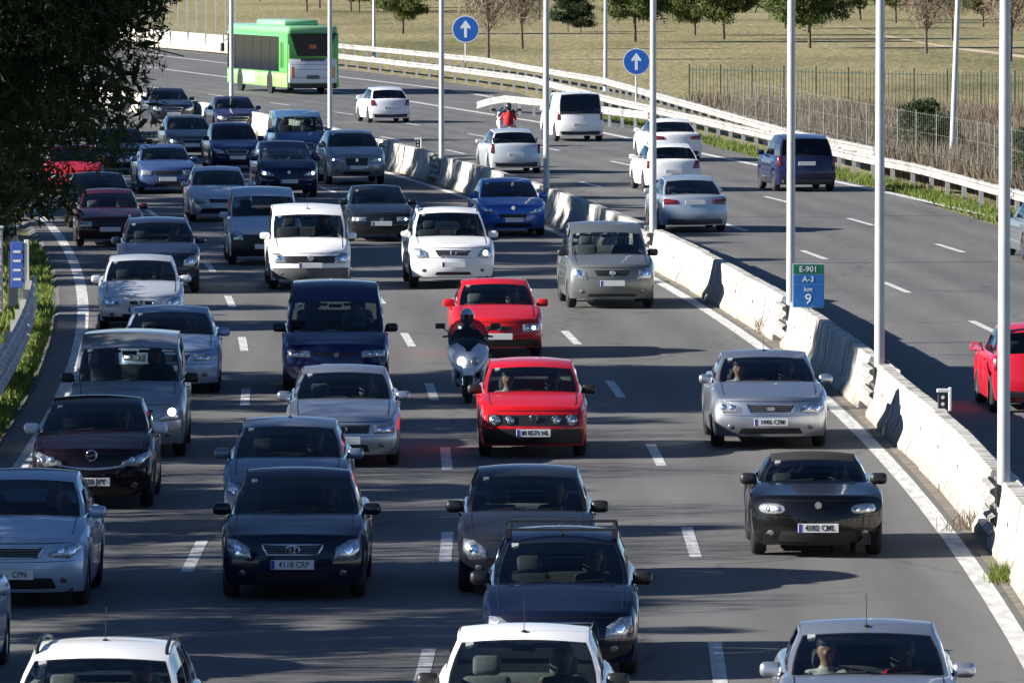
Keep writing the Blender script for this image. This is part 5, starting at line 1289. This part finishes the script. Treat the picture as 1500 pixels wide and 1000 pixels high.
# dry reeds between rail and bar fence, grass on the verges
def tufts(name, pts, hgt, wdt, m, label, cat, seed, lean=.25):
    r = np.random.default_rng(seed); n = len(pts); pts = np.array(pts)
    a = r.uniform(0, math.pi, n); hx = np.stack([np.cos(a), np.sin(a), np.zeros(n)], 1)*wdt*r.uniform(.6, 1.4, n)[:, None]
    t = np.stack([r.normal(size=n)*lean, r.normal(size=n)*lean, np.ones(n)], 1)*(hgt*r.uniform(.5, 1.15, n))[:, None]
    v = np.stack([pts-hx, pts+hx, pts+t*.6+hx*.7, pts+t, pts+t*.6-hx*.7], 1).reshape(-1, 3); f = np.arange(5*n).reshape(-1, 5)
    o = link(name, np_mesh(name, v, f, m)); return tag(o, label, cat, kind='stuff')
r = np.random.default_rng(5)
pts = []
for _ in range(48000):
    Y = r.uniform(200, 335); xf = RAIL1(Y)+1.2 if Y < 258 else RAIL2(Y)+.8
    X = xf+r.uniform(0, 1)**1.4*14
    if Y > FYf(X)-.5 and X > 7: continue
    pts.append((X, Y, -.09))
tufts('dry_reeds', pts, 1.05, .022, M['dry'], 'dry brown reeds behind the right guard rail', 'reeds', 1, .22)
pts = []
for _ in range(9000):
    Y = r.uniform(185, 330); X = RAIL1(Y)-.75+r.uniform(-.45, .9)*(1 if r.uniform() < .8 else .3); pts.append((X, Y, -.05))
tufts('verge_grass', pts, .24, .016, M['grass'], 'green verge grass along the right guard rail', 'grass', 2, .35)
pts = []
for _ in range(9000):
    Y = r.uniform(98, 200); X = lane(-7.95-r.uniform(0, 1)**1.5*1.0, Y); pts.append((X, Y, -.08))
tufts('verge_grass', pts, .20, .022, M['grass'], 'green verge grass below the left guard rail', 'grass', 3, .35)
# weeds at the barrier foot
weeds = [(1132, 488, .45, 'below the third lamp post'), (1262, 578, .3, 'near the second lamp post'), (1453, 775, .42, 'below the nearest lamp post'), (1478, 850, .32, 'nearest the bottom right corner'), (1418, 722, .2, 'left of the nearest lamp post')]
for k, (px, py, s, wl) in enumerate(weeds):
    X, Y = ground(px, py); t = empty('weed_clump', (X, Y, 0), k, 'green and straw weed clump at the barrier foot '+wl, 'weed', 'weeds at the barrier foot')
    rr = np.random.default_rng(60+k); n = 260; p = rr.normal(size=(n, 3))*np.array([.11, .22, 0])*s/.3
    h_ = s*.8*rr.uniform(.25, 1.1, n)[:, None]; tv = np.stack([rr.normal(size=n)*.35, rr.normal(size=n)*.35, np.ones(n)], 1)*h_; aa = rr.uniform(0, 3.14, n); hx = np.stack([np.cos(aa), np.sin(aa), np.zeros(n)], 1)*.008
    v = np.stack([p-hx, p+hx, p+tv*.6+hx, p+tv, p+tv*.6-hx], 1).reshape(-1, 3); link('leaves', np_mesh('leaves', v, np.arange(5*n).reshape(-1, 5), M['grass'] if k % 2 else M['dry']), t)
# dark bushes in the reeds
for k, (X, Y, s) in enumerate((((1330-750)*262/F_PX, 262, .8), ((1490-750)*232/F_PX, 232, .75))):
    tree(FB, X+.8, Y+3, k, s, 'evergreen_bush', ('dark evergreen bush among the reeds right of a median lamp post', 'green bush among the reeds at the right edge')[k], 'bushes among the reeds')
tree(FB, -12.2, 166, 2.0, 1.1, 'evergreen_bush', 'big dark bush on the left verge under the overhanging pine', None)
tree(FB, -12.2, 157, 1.0, 1.0, 'evergreen_bush', 'dark bush at the left edge behind the double beam guard rail', None)
tree(FB, -12.75, 186, .5, 1.5, 'evergreen_bush', 'tall dark bush at the left edge where the white edge line bends away', None)
tree(FB, -13.1, 178, 1.7, 1.35, 'evergreen_bush', 'dark bush at the left edge above the blue and white board', None)
